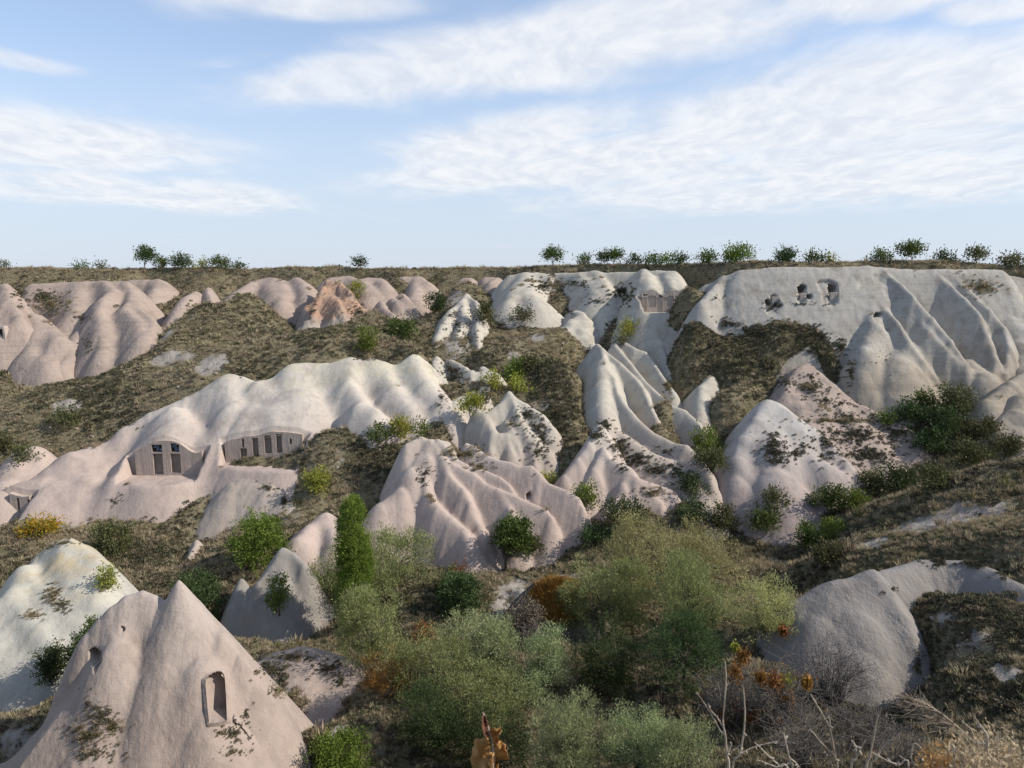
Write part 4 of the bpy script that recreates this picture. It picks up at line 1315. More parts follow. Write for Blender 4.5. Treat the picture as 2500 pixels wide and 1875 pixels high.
SAPLING = True
SH = 'bushes scattered over the valley slopes'
for spec, leaf, shape, lab in [
    ('2 685 378 125 120', 'dark', 'bush', 'dark round bush beside the small white peak'),
    ('2 485 535 170 105', 'green', 'bush', 'spreading green bush on dry grass below the little pale cone'),
    ('2 268 605 115 120', 'bright', 'bush', 'upright light green bush above the ridge of dovecotes'),
    ('2 990 430 110 130', 'olive', 'bush', 'tall dull olive bush right of the small white peak'),
    ('2 1245 440 110 80', 'olive', 'bush', 'low olive bush under the pale promontory'),
    ('2 1910 530 95 90', 'yellow', 'bush', 'yellow green bush on tan grass above the white ribs'),
    ('2 1860 605 70 60', 'olive', 'bush', 'small brown green bush at the top of the white ribs'),
    ('2 1170 790 110 120', 'bright', 'bush', 'bright upright bush on the ledge above the fluted peak'),
    ('2 1205 880 90 90', 'yellow', 'bush', 'yellow bush just below the bright upright one on the ledge'),
    ('2 1050 870 100 80', 'yellow', 'bush', 'yellow bush right of the gnawed white outcrop'),
    ('2 905 1020 130 120', 'yellow', 'bush', 'bright yellow bush at the foot of the gnawed white outcrop'),
    ('2 985 970 90 70', 'olive', 'bush', 'olive bush between two yellow bushes on the ledge'),
    ('2 1300 760 150 80', 'olive', 'bush', 'wide dull bush at the head of the dark gully'),
    ('2 185 292 80 80', 'yellow', 'bush', 'yellow green bush growing by the rust orange outcrop'),
    ('2 465 1165 140 110', 'yellow', 'bush', 'yellowing bush under the right end of the dovecote ridge'),
    ('2 595 1165 60 90', 'bright', 'bush', 'small bright bush right of the yellowing bush under the ridge'),
    ('2 310 1200 110 90', 'green', 'bush', 'green bush in the shade left of the yellowing bush'),
    ('2 1640 1595 110 130', 'bright', 'bush', 'bright green bush at the right tip of the great fan'),
    ('2 1410 1485 40 40', 'yellow', 'bush', 'tiny yellow bush beside the upper fold of the great fan'),
    ('3 180 1240 155 150', 'bright', 'bush', 'vivid green bush between the ribs and the rounded cone'),
    ('3 200 1360 180 120', 'olive', 'bush', 'dull bush below the vivid green one in the right gully'),
    ('3 95 1530 150 110', 'dark', 'bush', 'dark bush at the foot of the longest white rib'),
    ('3 600 1610 160 90', 'olive', 'bush', 'olive bush at the foot of the rounded grey pink cone'),
    ('3 960 1600 210 140', 'green', 'bush', 'wide dark green bush right of the rounded cone foot'),
    ('3 1120 1610 150 110', 'bright', 'bush', 'brighter bush joined to the wide one by the rounded cone'),
    ('3 1250 1510 190 140', 'olive', 'bush', 'brownish round bush on the valley floor under the pyramid'),
    ('3 1420 1500 260 150', 'dark', 'bush', 'very dark bush mass behind the right scrub bank'),
    ('3 1660 1480 220 130', 'olive', 'bush', 'olive bush mass along the top of the right scrub bank'),
    ('3 1580 1000 120 110', 'green', 'bush', 'green bush at the base of the grey cliff'),
    ('3 1760 980 240 130', 'olive', 'bush', 'large olive bush below the right cliff folds'),
    ('3 1450 1060 200 110', 'dark', 'bush', 'dark bush at the left foot of the grey cliff'),
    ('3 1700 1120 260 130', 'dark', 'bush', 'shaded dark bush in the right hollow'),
    ('3 1900 1170 230 120', 'olive', 'bush', 'olive bush left of the pale snout at the right edge'),
    ('3 1870 1340 240 130', 'olive', 'bush', 'rounded dull bush below the pale snout'),
    ('3 2090 1290 200 120', 'olive', 'bush', 'brownish bush right under the pale snout'),
    ('3 1600 1250 230 130', 'dark', 'bush', 'dark low bush in the middle of the right hollow'),
    ('3 1340 1110 60 60', 'bright', 'bush', 'small bright bush at the tip of the pyramid terrace'),
    ('4 250 135 170 110', 'autumn', 'bush', 'bush turning yellow and orange below the dovecote ridge'),
    ('4 700 215 230 200', 'olive', 'bush', 'large olive bush right of the yellow and orange one'),
    ('4 1630 225 400 300', 'bright', 'bush', 'big vivid green bush on the slope left of the poplar'),
    ('4 1270 600 330 330 46', 'dark', 'bush', 'dense dark green bush behind the pointed near cone'),
    ('4 680 450 80 160', 'yellow', 'bush', 'narrow yellow green bush on the edge of the yellow stained rock'),
    ('4 590 705 110 110 37', 'green', 'bush', 'small green bush between the yellow stained rock and the near cone'),
    ('4 490 845 110 120 36', 'dark', 'bush', 'small dark bush under the nose of the near cone'),
    ('4 345 1010 190 240', 'dark', 'fan', 'dark leggy bush on the shaded foot of the yellow stained rock'),
    ('4 1770 575 95 220', 'bright', 'column', 'slim bright green sapling in front of the grey green cone'),
    ('1 2010 1500 140 120', 'yellow', 'bush', 'yellow green bush on the slope above the poplar'),
    ('1 150 1330 120 80', 'olive', 'bush', 'dull bush near the left edge above the small dome'),
    ('1 420 1090 120 90', 'olive', 'bush', 'olive bush on the grassy spur near the pale scar'),
    ('1 40 1270 120 110', 'olive', 'bush', 'green brown bush at the left edge of the spur'),
    ('6 870 200 200 130', 'green', 'bush', 'green bush on the meadow left of the right bank'),
    ('6 990 170 110 110', 'bright', 'bush', 'upright brighter bush beside the meadow bush'),
    ('6 560 90 200 120', 'green', 'bush', 'green bush at the back of the valley meadow'),
    ('6 300 90 200 130', 'olive', 'bush', 'olive bush behind the tall yellowing willow'),
    ('6 950 300 210 120', 'olive', 'bush', 'low grey green bush on the meadow below the bright one'),
    ('6 100 60 190 140', 'dark', 'bush', 'dark bush at the foot of the pink fan on the valley floor'),
    ('5 1900 60 300 130', 'dark', 'bush', 'dark thicket between the great fan and the willows'),
    ('5 1700 190 180 110', 'dark', 'bush', 'shaded bush just right of the great fan nose'),
    ('5 860 560 300 260', 'dark', 'bush', 'dark leafy bush on the shaded bank below the small tree'),
    ('5 780 500 150 160', 'olive', 'bush', 'olive bush behind the shaded bank bush'),
    ('5 1250 720 230 220', 'brown', 'fan', 'brown dead bush against the dark mound'),
    ('5 1290 260 130 70', 'olive', 'bush', 'low grassy bush right of the small dark tree'),
    ('5 600 830 120 90', 'rust', 'bush', 'rusty brown bush in the gap between two willows'),
    ('5 830 420 80 40', 'rust', 'bush', 'low orange bush under the great grey nose of the fan'),
]:
    put_plant(spec, 'bush', 'bush', lab, shape, leaf, SH, lobes=9)

put_plant('5 170 255 250 580 44', 'poplar', 'tree', 'tall slim poplar with bright green leaves in front of the pink fan', 'column', 'poplar', lobes=16, dens=4.0, ll=.10, up=1.3, slim=.7, tr=.14, lean=.01)
put_plant('5 1135 240 240 310', 'small_tree', 'tree', 'small dark leafed tree with a dark trunk on the valley meadow', 'tree', 'green', lobes=12, dens=3.2, tr=.16, slim=.6)

WG = 'willows in the valley bottom'
for spec, leaf, lab, kw in [
    ('5 450 480 480 700 48.5', 'willow', 'broad grey green willow right of the poplar', dict(lobes=18)),
    ('5 90 520 400 480 48.5', 'willow', 'willow left of the poplar foot in front of the grey green cone', dict(lobes=14)),
    ('5 300 760 480 520', 'willow', 'lower willow with dark base under the broad one', dict(lobes=16)),
    ('5 1960 330 520 560', 'sun', 'tallest yellowing willow with visible forked branches in the centre', dict(lobes=16, dens=2.0)),
    ('6 190 300 430 470', 'sun', 'yellowing willow with open crown on the right of the tallest one', dict(lobes=14, dens=2.0)),
    ('5 1750 560 520 520', 'willow', 'green willow in front of the tallest yellowing one', dict(lobes=14)),
    ('6 80 560 500 520', 'willow', 'greyish willow below the two yellowing ones', dict(lobes=16)),
    ('6 540 640 430 380', 'sun', 'yellow green willow next to the grey dome', dict(lobes=14, dens=2.1)),
    ('5 960 900 560 440', 'silver', 'wide silver green willow in the middle of the thicket', dict(lobes=18)),
    ('5 650 1000 460 420', 'willow', 'willow at the left of the silver thicket', dict(lobes=16)),
    ('5 1370 1010 460 400', 'silver', 'silver green willow with bushy top right of the wide one', dict(lobes=16)),
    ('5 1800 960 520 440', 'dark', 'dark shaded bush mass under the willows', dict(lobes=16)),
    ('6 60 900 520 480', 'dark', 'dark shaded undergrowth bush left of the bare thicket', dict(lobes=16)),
    ('5 400 1050 330 240', 'rust', 'brownish bush at the edge of the bare pink bank', dict(lobes=12)),
    ('5 1000 1200 520 380', 'willow', 'shaded willow below the silver thicket', dict(lobes=16)),
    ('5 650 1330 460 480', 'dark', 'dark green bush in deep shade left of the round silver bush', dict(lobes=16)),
    ('5 1050 1480 460 440', 'dark', 'dark bush beside the dry leaf stalk', dict(lobes=16)),
]:
    put_plant(spec, 'willow' if leaf in ('silver', 'willow', 'sun') else 'bush', 'bush', lab, 'fan', leaf, WG, up=.9, shoot=4.0, slim=.26, **kw)
for spec, lab in [('5 1530 1480 560 520', 'rounded silvery bush close by at the bottom of the picture, largest of three'),
                  ('5 1960 1500 480 480', 'silvery bush joined to the right side of the largest one'),
                  ('6 60 1560 400 420', 'lower silvery bush at the right end of the silvery three')]:
    put_plant(spec, 'silver_bush', 'bush', lab, 'fan', 'silver', 'silvery bushes close to the viewpoint', lobes=22, up=.9, shoot=4.0, slim=.24, dens=2.6)
put_plant('4 2130 1620 420 260', 'bush', 'bush', 'bright yellow green bush at the bottom edge right of the near cone', 'bush', 'bright', SH, lobes=14, dens=3)
# ------------------------------------------------------------------ ground cover
def tuft_source(name, kind, seed, mat):
    r = np.random.default_rng(seed)
    if kind == 'grass':                # a clump of dry blades, one metre wide
        n = 34
        a = r.uniform(0, 6.28, n)
        d = np.sqrt(r.uniform(0, 1, n)) * .30
        P = np.stack([np.cos(a) * d, np.sin(a) * d, np.full(n, -.06)], 1)
        D = unit(np.stack([np.cos(a) * d * 2.0, np.sin(a) * d * 2.0, np.full(n, .75)], 1) + r.normal(0, .22, (n, 3)))
        V, Fc = leaves_mesh(P, D, r.uniform(.45, .95, n), r.uniform(.05, .11, n), r)
    else:                              # a low cushion of small leaves
        n = 60
        d = unit(r.normal(size=(n, 3)))
        d[:, 2] = np.abs(d[:, 2])
        P = d * np.array([.42, .42, .36]) * r.uniform(.45, 1.0, (n, 1))
        D = unit(d + r.normal(0, .6, (n, 3)))
        V, Fc = leaves_mesh(P, D, r.uniform(.16, .32, n), r.uniform(.09, .17, n), r)
    me = mesh_from(name, V, Fc, False)
    me.materials.append(mat)
    return bpy.data.objects.new(name + '_source', me)


def scatter(name, label, sources, P, S, seed):
    """one ground cover object: the sources instanced on points"""
    r = np.random.default_rng(seed)
    me = bpy.data.meshes.new(name)
    me.vertices.add(len(P))
    me.vertices.foreach_set('co', np.asarray(P, np.float32).ravel())
    for nm, arr in (('size', S), ('turn', r.uniform(0, 6.28, len(P)))):
        me.attributes.new(nm, 'FLOAT', 'POINT').data.foreach_set('value', np.asarray(arr, np.float32))
    me.attributes.new('which', 'INT', 'POINT').data.foreach_set('value', r.integers(0, len(sources), len(P)).astype(np.int32))
    o = link(name, me)
    tag(o, label, None, None, 'stuff')
    t = bpy.data.node_groups.new(name, 'GeometryNodeTree')
    t.interface.new_socket('Geometry', in_out='INPUT', socket_type='NodeSocketGeometry')
    t.interface.new_socket('Geometry', in_out='OUTPUT', socket_type='NodeSocketGeometry')
    N, L = t.nodes, t.links.new
    gi, go = N.new('NodeGroupInput'), N.new('NodeGroupOutput')
    gtoi = N.new('GeometryNodeGeometryToInstance')
    for s in reversed(sources):
        oi = N.new('GeometryNodeObjectInfo')
        oi.inputs['Object'].default_value = s
        L(oi.outputs['Geometry'], gtoi.inputs[0])
    iop = N.new('GeometryNodeInstanceOnPoints')
    L(gi.outputs[0], iop.inputs['Points'])
    L(gtoi.outputs[0], iop.inputs['Instance'])
    iop.inputs['Pick Instance'].default_value = True

    def attr(nm, ty):
        n = N.new('GeometryNodeInputNamedAttribute')
        n.data_type = ty
        n.inputs['Name'].default_value = nm
        return n.outputs[0]
    L(attr('which', 'INT'), iop.inputs['Instance Index'])
    cx = N.new('ShaderNodeCombineXYZ')
    L(attr('turn', 'FLOAT'), cx.inputs[2])
    L(cx.outputs[0], iop.inputs['Rotation'])
    L(attr('size', 'FLOAT'), iop.inputs['Scale'])
    L(iop.outputs[0], go.inputs[0])
    m = o.modifiers.new('scatter', 'NODES')
    m.node_group = t
    return o


def cover_plants():
    r = np.random.default_rng(99)
    n = 300000
    # even spread over the ground in front of the viewpoint
    Ymax = 122.0
    y = np.sqrt(r.uniform(14 ** 2, Ymax ** 2, n))
    y = np.where(r.uniform(0, 1, n) < .30, r.uniform(14, 60, n), y)
    x = r.uniform(-1, 1, n) * (y * .73 + 3)
    clump = fbm(x, y, 2.6, 3, 301)
    clump2 = fbm(x, y, 9.0, 2, 331)
    # nearest ground vertex gives the cover map
    keepP, keepN, isrock = [], [], []
    down = Vector((0, 0, -1))
    gz = ground(x, y)
    ok = np.zeros(n, bool)
    Z = np.zeros(n)
    rock = np.zeros(n, bool)
    for i in range(n):
        h = TREE.ray_cast(Vector((x[i], y[i], 40)), down)
        if h[0] is None:
            continue
        Z[i] = h[0].z
        rock[i] = h[0].z > gz[i] + .18
        if rock[i]:
            ok[i] = h[1].z > .84 and clump[i] > .42
        else:
            ok[i] = True
    idx = cover_lookup(x, y)
    bare, lush, dark = GCOV[idx, 0], GCOV[idx, 1], GCOV[idx, 2]
    ok &= r.uniform(0, 1, n) > np.clip(bare * 1.5 - .12, 0, .93)
    ok &= r.uniform(0, 1, n) < np.clip(.62 + .9 * clump + .5 * dark + .2 * lush, .12, 1)
    scrub_p = np.clip(.40 + 1.1 * clump2 + .95 * dark - .75 * lush, .06, .95)
    nrim = np.interp(x, RIM[:, 0], RIM[:, 1]) - y
    atrim = (nrim < 7) & (nrim > -40)
    scrub_p = np.where(atrim, scrub_p * .3, scrub_p)
    is_scrub = r.uniform(0, 1, n) < scrub_p
    s0 = np.where(y < 45, .22, .31)
    size = s0 * r.lognormal(0, .38, n)
    P = np.stack([x, y, Z], 1)
    green = r.uniform(0, 1, n) < np.clip(.10 + .22 * lush + .5 * fbm(x, y, 14., 2, 351), 0, .85)
    green &= ~atrim
    sel = ok & is_scrub & ~rock
    brn = r.uniform(0, 1, n) < .45
    g1 = [tuft_source('scrub', 'cushion', 11, SCRUB1), tuft_source('scrub', 'cushion', 12, SCRUB1)]
    g2 = [tuft_source('scrub', 'cushion', 13, SCRUB2), tuft_source('scrub', 'cushion', 14, SCRUB2)]
    scatter('scrub', 'dark olive cushion scrub dotted over the slopes', g1, P[sel & ~brn], size[sel & ~brn] * 1.15, 1)
    scatter('scrub', 'grey brown cushion scrub dotted over the slopes', g2, P[sel & brn], size[sel & brn] * 1.05, 2)
    sel = (ok & ~is_scrub & ~rock) | (ok & rock)
    g3 = [tuft_source('dry_grass', 'grass', 21, LEAF['tan']), tuft_source('dry_grass', 'grass', 22, LEAF['tan'])]
    g4 = [tuft_source('green_grass', 'grass', 23, GRASSG), tuft_source('green_grass', 'grass', 24, GRASSG)]
    scatter('dry_grass', 'tan dry grass tufts growing over the slopes and the plateau edge', g3, P[sel & ~green], size[sel & ~green] * .95, 3)
    scatter('green_grass', 'olive green grass tufts growing over the slopes', g4, P[sel & green], size[sel & green] * .95, 4)


def cover_lookup(x, y):
    rows = np.unique(GV[:, 1])
    nc = 560
    R_ = GV[:, 1].reshape(-1, nc)[:, 0]
    ri = np.clip(np.searchsorted(R_, y), 0, len(R_) - 1)
    half = GV[:, 0].reshape(-1, nc)[:, -1][ri]
    ci = np.clip(np.round((x / half + 1) / 2 * (nc - 1)), 0, nc - 1).astype(int)
    return ri * nc + ci


SCRUB1 = leaf_mat('dark_scrub_leaves', (.054, .052, .030), (.132, .123, .070), .1, None, .8)
SCRUB2 = leaf_mat('grey_brown_scrub_leaves', (.080, .066, .045), (.21, .175, .12), .1, None, .8)
GRASSG = leaf_mat('olive_grass', (.102, .096, .046), (.205, .188, .092), .3)
cover_plants()


def stones():
    """fallen crumbs of tuff and dry tufts along the feet of the rocks"""
    r = np.random.default_rng(61)
    n = 90000
    y = np.sqrt(r.uniform(20 ** 2, 110 ** 2, n))
    x = r.uniform(-1, 1, n) * (y * .72 + 2)
    gz = ground(x, y)
    an = r.uniform(0, 6.28, n)
    reach = r.uniform(.2, 1.5, n)
    down = Vector((0, 0, -1))
    P, S, T = [], [], []
    for i in range(n):
        h = TREE.ray_cast(Vector((x[i], y[i], 40)), down)
        if h[0] is None or h[0].z > gz[i] + .12:
            continue
        h2 = TREE.ray_cast(Vector((x[i] + math.cos(an[i]) * reach[i], y[i] + math.sin(an[i]) * reach[i], 40)), down)
        if h2[0] is None or h2[0].z < h[0].z + .35 * reach[i] + .1 or h2[1].z > .86:
            continue
        if i % 3:
            P.append((x[i], y[i], h[0].z + .01))
            S.append(r.lognormal(-2.3, .5))
        else:
            T.append((x[i], y[i], h[0].z))
    src = []
    for k in range(3):
        bm = bmesh.new()
        bmesh.ops.create_icosphere(bm, subdivisions=1, radius=.5)
        for v in bm.verts:
            v.co = v.co * r.uniform(.65, 1.1)
            v.co.z *= .7
        me = bpy.data.meshes.new('stone')
        bm.to_mesh(me)
        bm.free()
        me.materials.append(FARPINK if k else WHITE)
        src.append(bpy.data.objects.new('stone_source', me))
    scatter('stones', 'crumbled pale stones lying along the feet of the rocks', src, P, S, 12)
    scatter('foot_grass', 'dry tufts growing along the feet of the rocks', [tuft_source('grass', 'grass', 51, LEAF['tan']), tuft_source('scrub', 'cushion', 52, SCRUB2)], T, r.uniform(.22, .42, len(T)), 13)


stones()


def scrub_on_rock():
    """scrub and dry tufts rooted in patches on the rock faces"""
    r = np.random.default_rng(5)
    D, T, Ds, Ts = [], [], [], []
    for s in ROCKSCRUB:
        a = s.split()
        cx, cy, rx, ry = [float(v) for v in a[1:5]]
        n, kind, sz = int(float(a[5]) * 1.3), a[6], float(a[7]) * .52
        for _ in range(n):
            an, d = r.uniform(0, 6.28), abs(r.normal(0, .75))
            p = spot(a[0], cx + rx * d * math.cos(an), cy + ry * d * math.sin(an))
            if p is None:
                continue
            (D if kind == 'd' else T).append(tuple(p))
            (Ds if kind == 'd' else Ts).append(sz * r.lognormal(0, .35))
    scatter('rock_scrub', 'dark scrub rooted in the cracks and hollows of the rock', [tuft_source('scrub', 'cushion', 31, SCRUB1), tuft_source('scrub', 'cushion', 32, SCRUB2)], D, Ds, 6)
    scatter('rock_grass', 'dry tufts rooted on ledges of the rock', [tuft_source('grass', 'grass', 33, LEAF['tan']), tuft_source('grass', 'grass', 34, GRASSG)], T, Ts, 7)


ROCKSCRUB = [
    # hollow on the rounded cone
    '3 620 1240 50 60 60 d .55', '3 620 1310 80 50 60 d .55', '3 750 1310 60 40 45 d .55', '3 650 1370 50 20 25 d .45', '3 800 1270 30 20 10 d .4',
    # pyramid
    '3 850 900 90 40 70 d .5', '3 830 895 60 20 60 t .5', '3 950 980 70 50 50 d .45', '3 1050 1000 90 70 60 d .4', '3 1150 1200 260 70 240 d .5', '3 1200 1330 240 70 220 d .5',
    '3 1050 1110 260 14 130 t .45', '3 1100 1080 200 30 70 d .45', '3 700 860 80 60 60 d .45', '3 860 830 50 20 20 d .4', '3 1400 1180 120 60 70 d .5', '3 950 1240 80 60 60 d .45',
    # fluted peak
    '2 1270 1070 70 60 90 d .42', '2 1330 1160 60 60 70 d .42', '2 1340 1300 60 70 70 d .42', '2 1170 1130 50 30 30 t .35', '2 1360 1220 50 60 50 d .4',
    # great fan
    '2 850 1320 110 40 110 t .42', '2 960 1400 80 30 50 t .4', '2 620 1430 60 60 40 d .3', '2 600 1490 30 40 20 d .3', '2 780 1300 40 20 30 t .4',
    # ribs
    '2 1850 1270 60 60 80 d .5', '2 1960 1350 90 50 110 d .5', '2 2080 1420 90 40 80 d .45', '2 1760 1140 50 40 60 d .45', '2 1690 1200 60 40 60 d .4', '3 20 1440 80 50 60 d .4',
    '2 2150 900 40 50 40 t .5', '2 2060 1560 90 30 60 t .45', '2 1860 1410 30 25 18 d .35', '2 2130 1310 70 40 40 d .3',
    # gnawed outcrop
    '2 800 830 70 80 120 d .5', '2 770 780 50 40 40 d .45', '2 840 890 40 40 30 d .45', '2 950 790 20 15 8 d .4',
    # small white peak
    '2 820 500 70 70 90 d .4', '2 900 580 50 60 60 d .4', '2 780 440 40 30 30 d .4', '2 850 610 90 50 60 t .5',
    # orange outcrop
    '2 200 420 90 40 60 d .45', '2 190 330 40 40 25 t .5', '1 1980 420 30 40 25 d .4',
    # pleated cone and the left gully
    '1 330 380 100 70 150 t .6', '1 270 320 80 40 80 d .6', '1 520 460 60 20 40 d .5', '1 740 385 30 10 15 d .4', '1 130 300 40 60 60 d .7', '1 560 620 30 50 20 d .5',
    '1 1500 320 60 20 30 t .5', '1 1230 380 60 25 30 d .5',
    # dovecote ridge
    '1 1540 800 90 20 60 d .45', '1 800 1130 100 20 40 d .35', 'd 1550 1130 90 70 40 d .25', '1 1650 735 120 12 30 d .5', '2 230 720 90 8 15 d .4', '2 720 960 30 40 20 d .4',
    # promontory and white rim cliff
    '2 1350 260 60 40 90 d .6', '2 1450 250 90 40 120 t .6', '2 1560 230 40 30 40 d .55', '2 1620 250 30 30 30 d .5', '2 1700 350 80 25 40 d .45', '2 1860 290 70 40 80 d .7', '2 1900 330 40 40 40 d .7',
    '2 1530 420 40 20 25 d .45',
    # tall cliff
    '3 620 385 50 25 35 d .5', '3 800 370 60 8 25 d .35', '3 970 370 50 6 15 d .3', '3 1940 260 90 50 110 t .55', 
    '3 1330 720 120 100 20 d .25', '3 250 330 60 15 15 d .4',
    # bank by the near cone, brow and dome
    '4 1720 1040 90 50 110 d .30', '4 1850 960 140 25 90 t .28', '4 2080 1030 90 40 90 d .28', '4 1760 1180 60 50 50 t .28', '4 2150 1110 50 40 30 d .3', '4 1790 1120 40 60 40 d .3',
    '6 1650 350 80 25 40 d .45', '6 1900 370 80 20 45 d .45', '6 2080 430 60 30 40 d .45', '6 1370 530 40 30 12 d .3', '6 1530 1010 25 90 22 d .35',
    # yellow stained rock
    '4 340 560 60 60 80 t .28', '4 390 620 50 50 60 d .25', '4 200 690 60 30 50 t .26', '4 300 250 120 20 60 t .3', '4 410 235 100 10 40 t .25',
    # mound top
    # fin and mounds
    '1 1700 1540 60 50 30 d .35', '1 1800 1620 50 40 40 d .4', '4 1300 320 90 70 60 d .4',
    '4 1490 1440 90 70 60 d .22', '4 1400 1440 60 30 25 t .18', '4 1560 1330 40 60 20 d .2', '4 1480 1560 90 40 30 t .2',
    '3 330 490 70 25 40 d .6', '3 450 530 60 25 40 d .6', '3 560 560 50 50 35 d .6', '3 690 520 60 30 40 d .6', '3 840 530 60 30 40 d .6', '3 930 580 60 40 40 d .6', '3 1040 640 40 60 40 d .6', '3 1110 800 30 80 40 d .6',
    # near cone skirt
    '4 640 1330 80 60 70 d .22', '4 560 1450 90 80 90 t .24', '4 720 1400 60 60 60 t .20', '4 600 1560 130 60 80 d .20', '4 560 1250 40 70 30 d .18', '4 440 1420 60 60 20 d .16',
]
scrub_on_rock()


def rust_grass():
    """the fringe of rusty dry grass on the dark mound"""
    r = np.random.default_rng(8)
    P = []
    for _ in range(1500):
        an, d = r.uniform(0, 6.28), math.sqrt(r.uniform(0, 1))
        p = spot('5', 1460 + 165 * d * math.cos(an), 610 + 135 * d * math.sin(an))
        if p is not None:
            P.append(tuple(p))
    scatter('rusty_grass', 'rusty orange dry grass covering the dark mound', [tuft_source('rusty_grass', 'grass', 41, LEAF['rustgrass']), tuft_source('rusty_grass', 'grass', 42, LEAF['rustgrass'])], P, r.uniform(.35, .7, len(P)), 9)


rust_grass()
# ------------------------------------------------------------------ carved fronts
FRONT = tuff('dusty_carved_wall', (0.54, 0.44, 0.375), (0.60, 0.51, 0.44), None, -16, -9, .2, .1, 1.5, .4)
SLAB = tuff('stone_door_slab', (0.27, 0.22, 0.19), (0.36, 0.29, 0.25), None, -16, -9, .4, 0, 2.0, .3)


def flat_mat(name, col, rough=.8):
    m, g = new_mat(name)
    geo = g.new('ShaderNodeNewGeometry')
    n = g.noise(geo.outputs['Position'], 6.0, 4, .6)
    finish(g, g.mix(g.ramp(n, .3, .7), tuple(c * .7 for c in col), tuple(min(1, c * 1.25) for c in col)), rough, n, .2, .03, spec=.2)
    return m


WOOD = flat_mat('old_dark_wood', (.055, .042, .034))
PANE = flat_mat('dusty_blue_pane', (.13, .18, .26), .25)
BAR = flat_mat('iron_bar', (.07, .068, .065), .6)
CAVE = flat_mat('unlit_opening_black', (.030, .026, .024), .95)  # near-black paint standing in for the shade inside openings


def box_part(name, x0, x1, y0, y1, z0, z1, mat, parent, label=None):
    """a box with slightly rounded edges, given in the place, as a part of parent"""
    bm = bmesh.new()
    bmesh.ops.create_cube(bm, size=1.0)
    for v in bm.verts:
        v.co = Vector((x0 + (v.co.x + .5) * (x1 - x0), y0 + (v.co.y + .5) * (y1 - y0), z0 + (v.co.z + .5) * (z1 - z0)))
    bmesh.ops.bevel(bm, geom=bm.edges[:], offset=min(.02, .2 * min(x1 - x0, y1 - y0, z1 - z0)), segments=1, affect='EDGES')
    base = world_loc(parent)
    for v in bm.verts:
        v.co -= base
    me = bpy.data.meshes.new(name)
    bm.to_mesh(me)
    bm.free()
    o = link(name, me, mat, parent)
    if label:
        o['label'] = label
    return o


def world_loc(o):
    v = Vector(o.location)
    while o.parent is not None:
        o = o.parent
        v = v + Vector(o.location)
    return v


def wxz(c, x, y, Y):
    d = ray(*cpx(c, x, y))
    p = d * (Y / d.y)
    return p.x, p.z


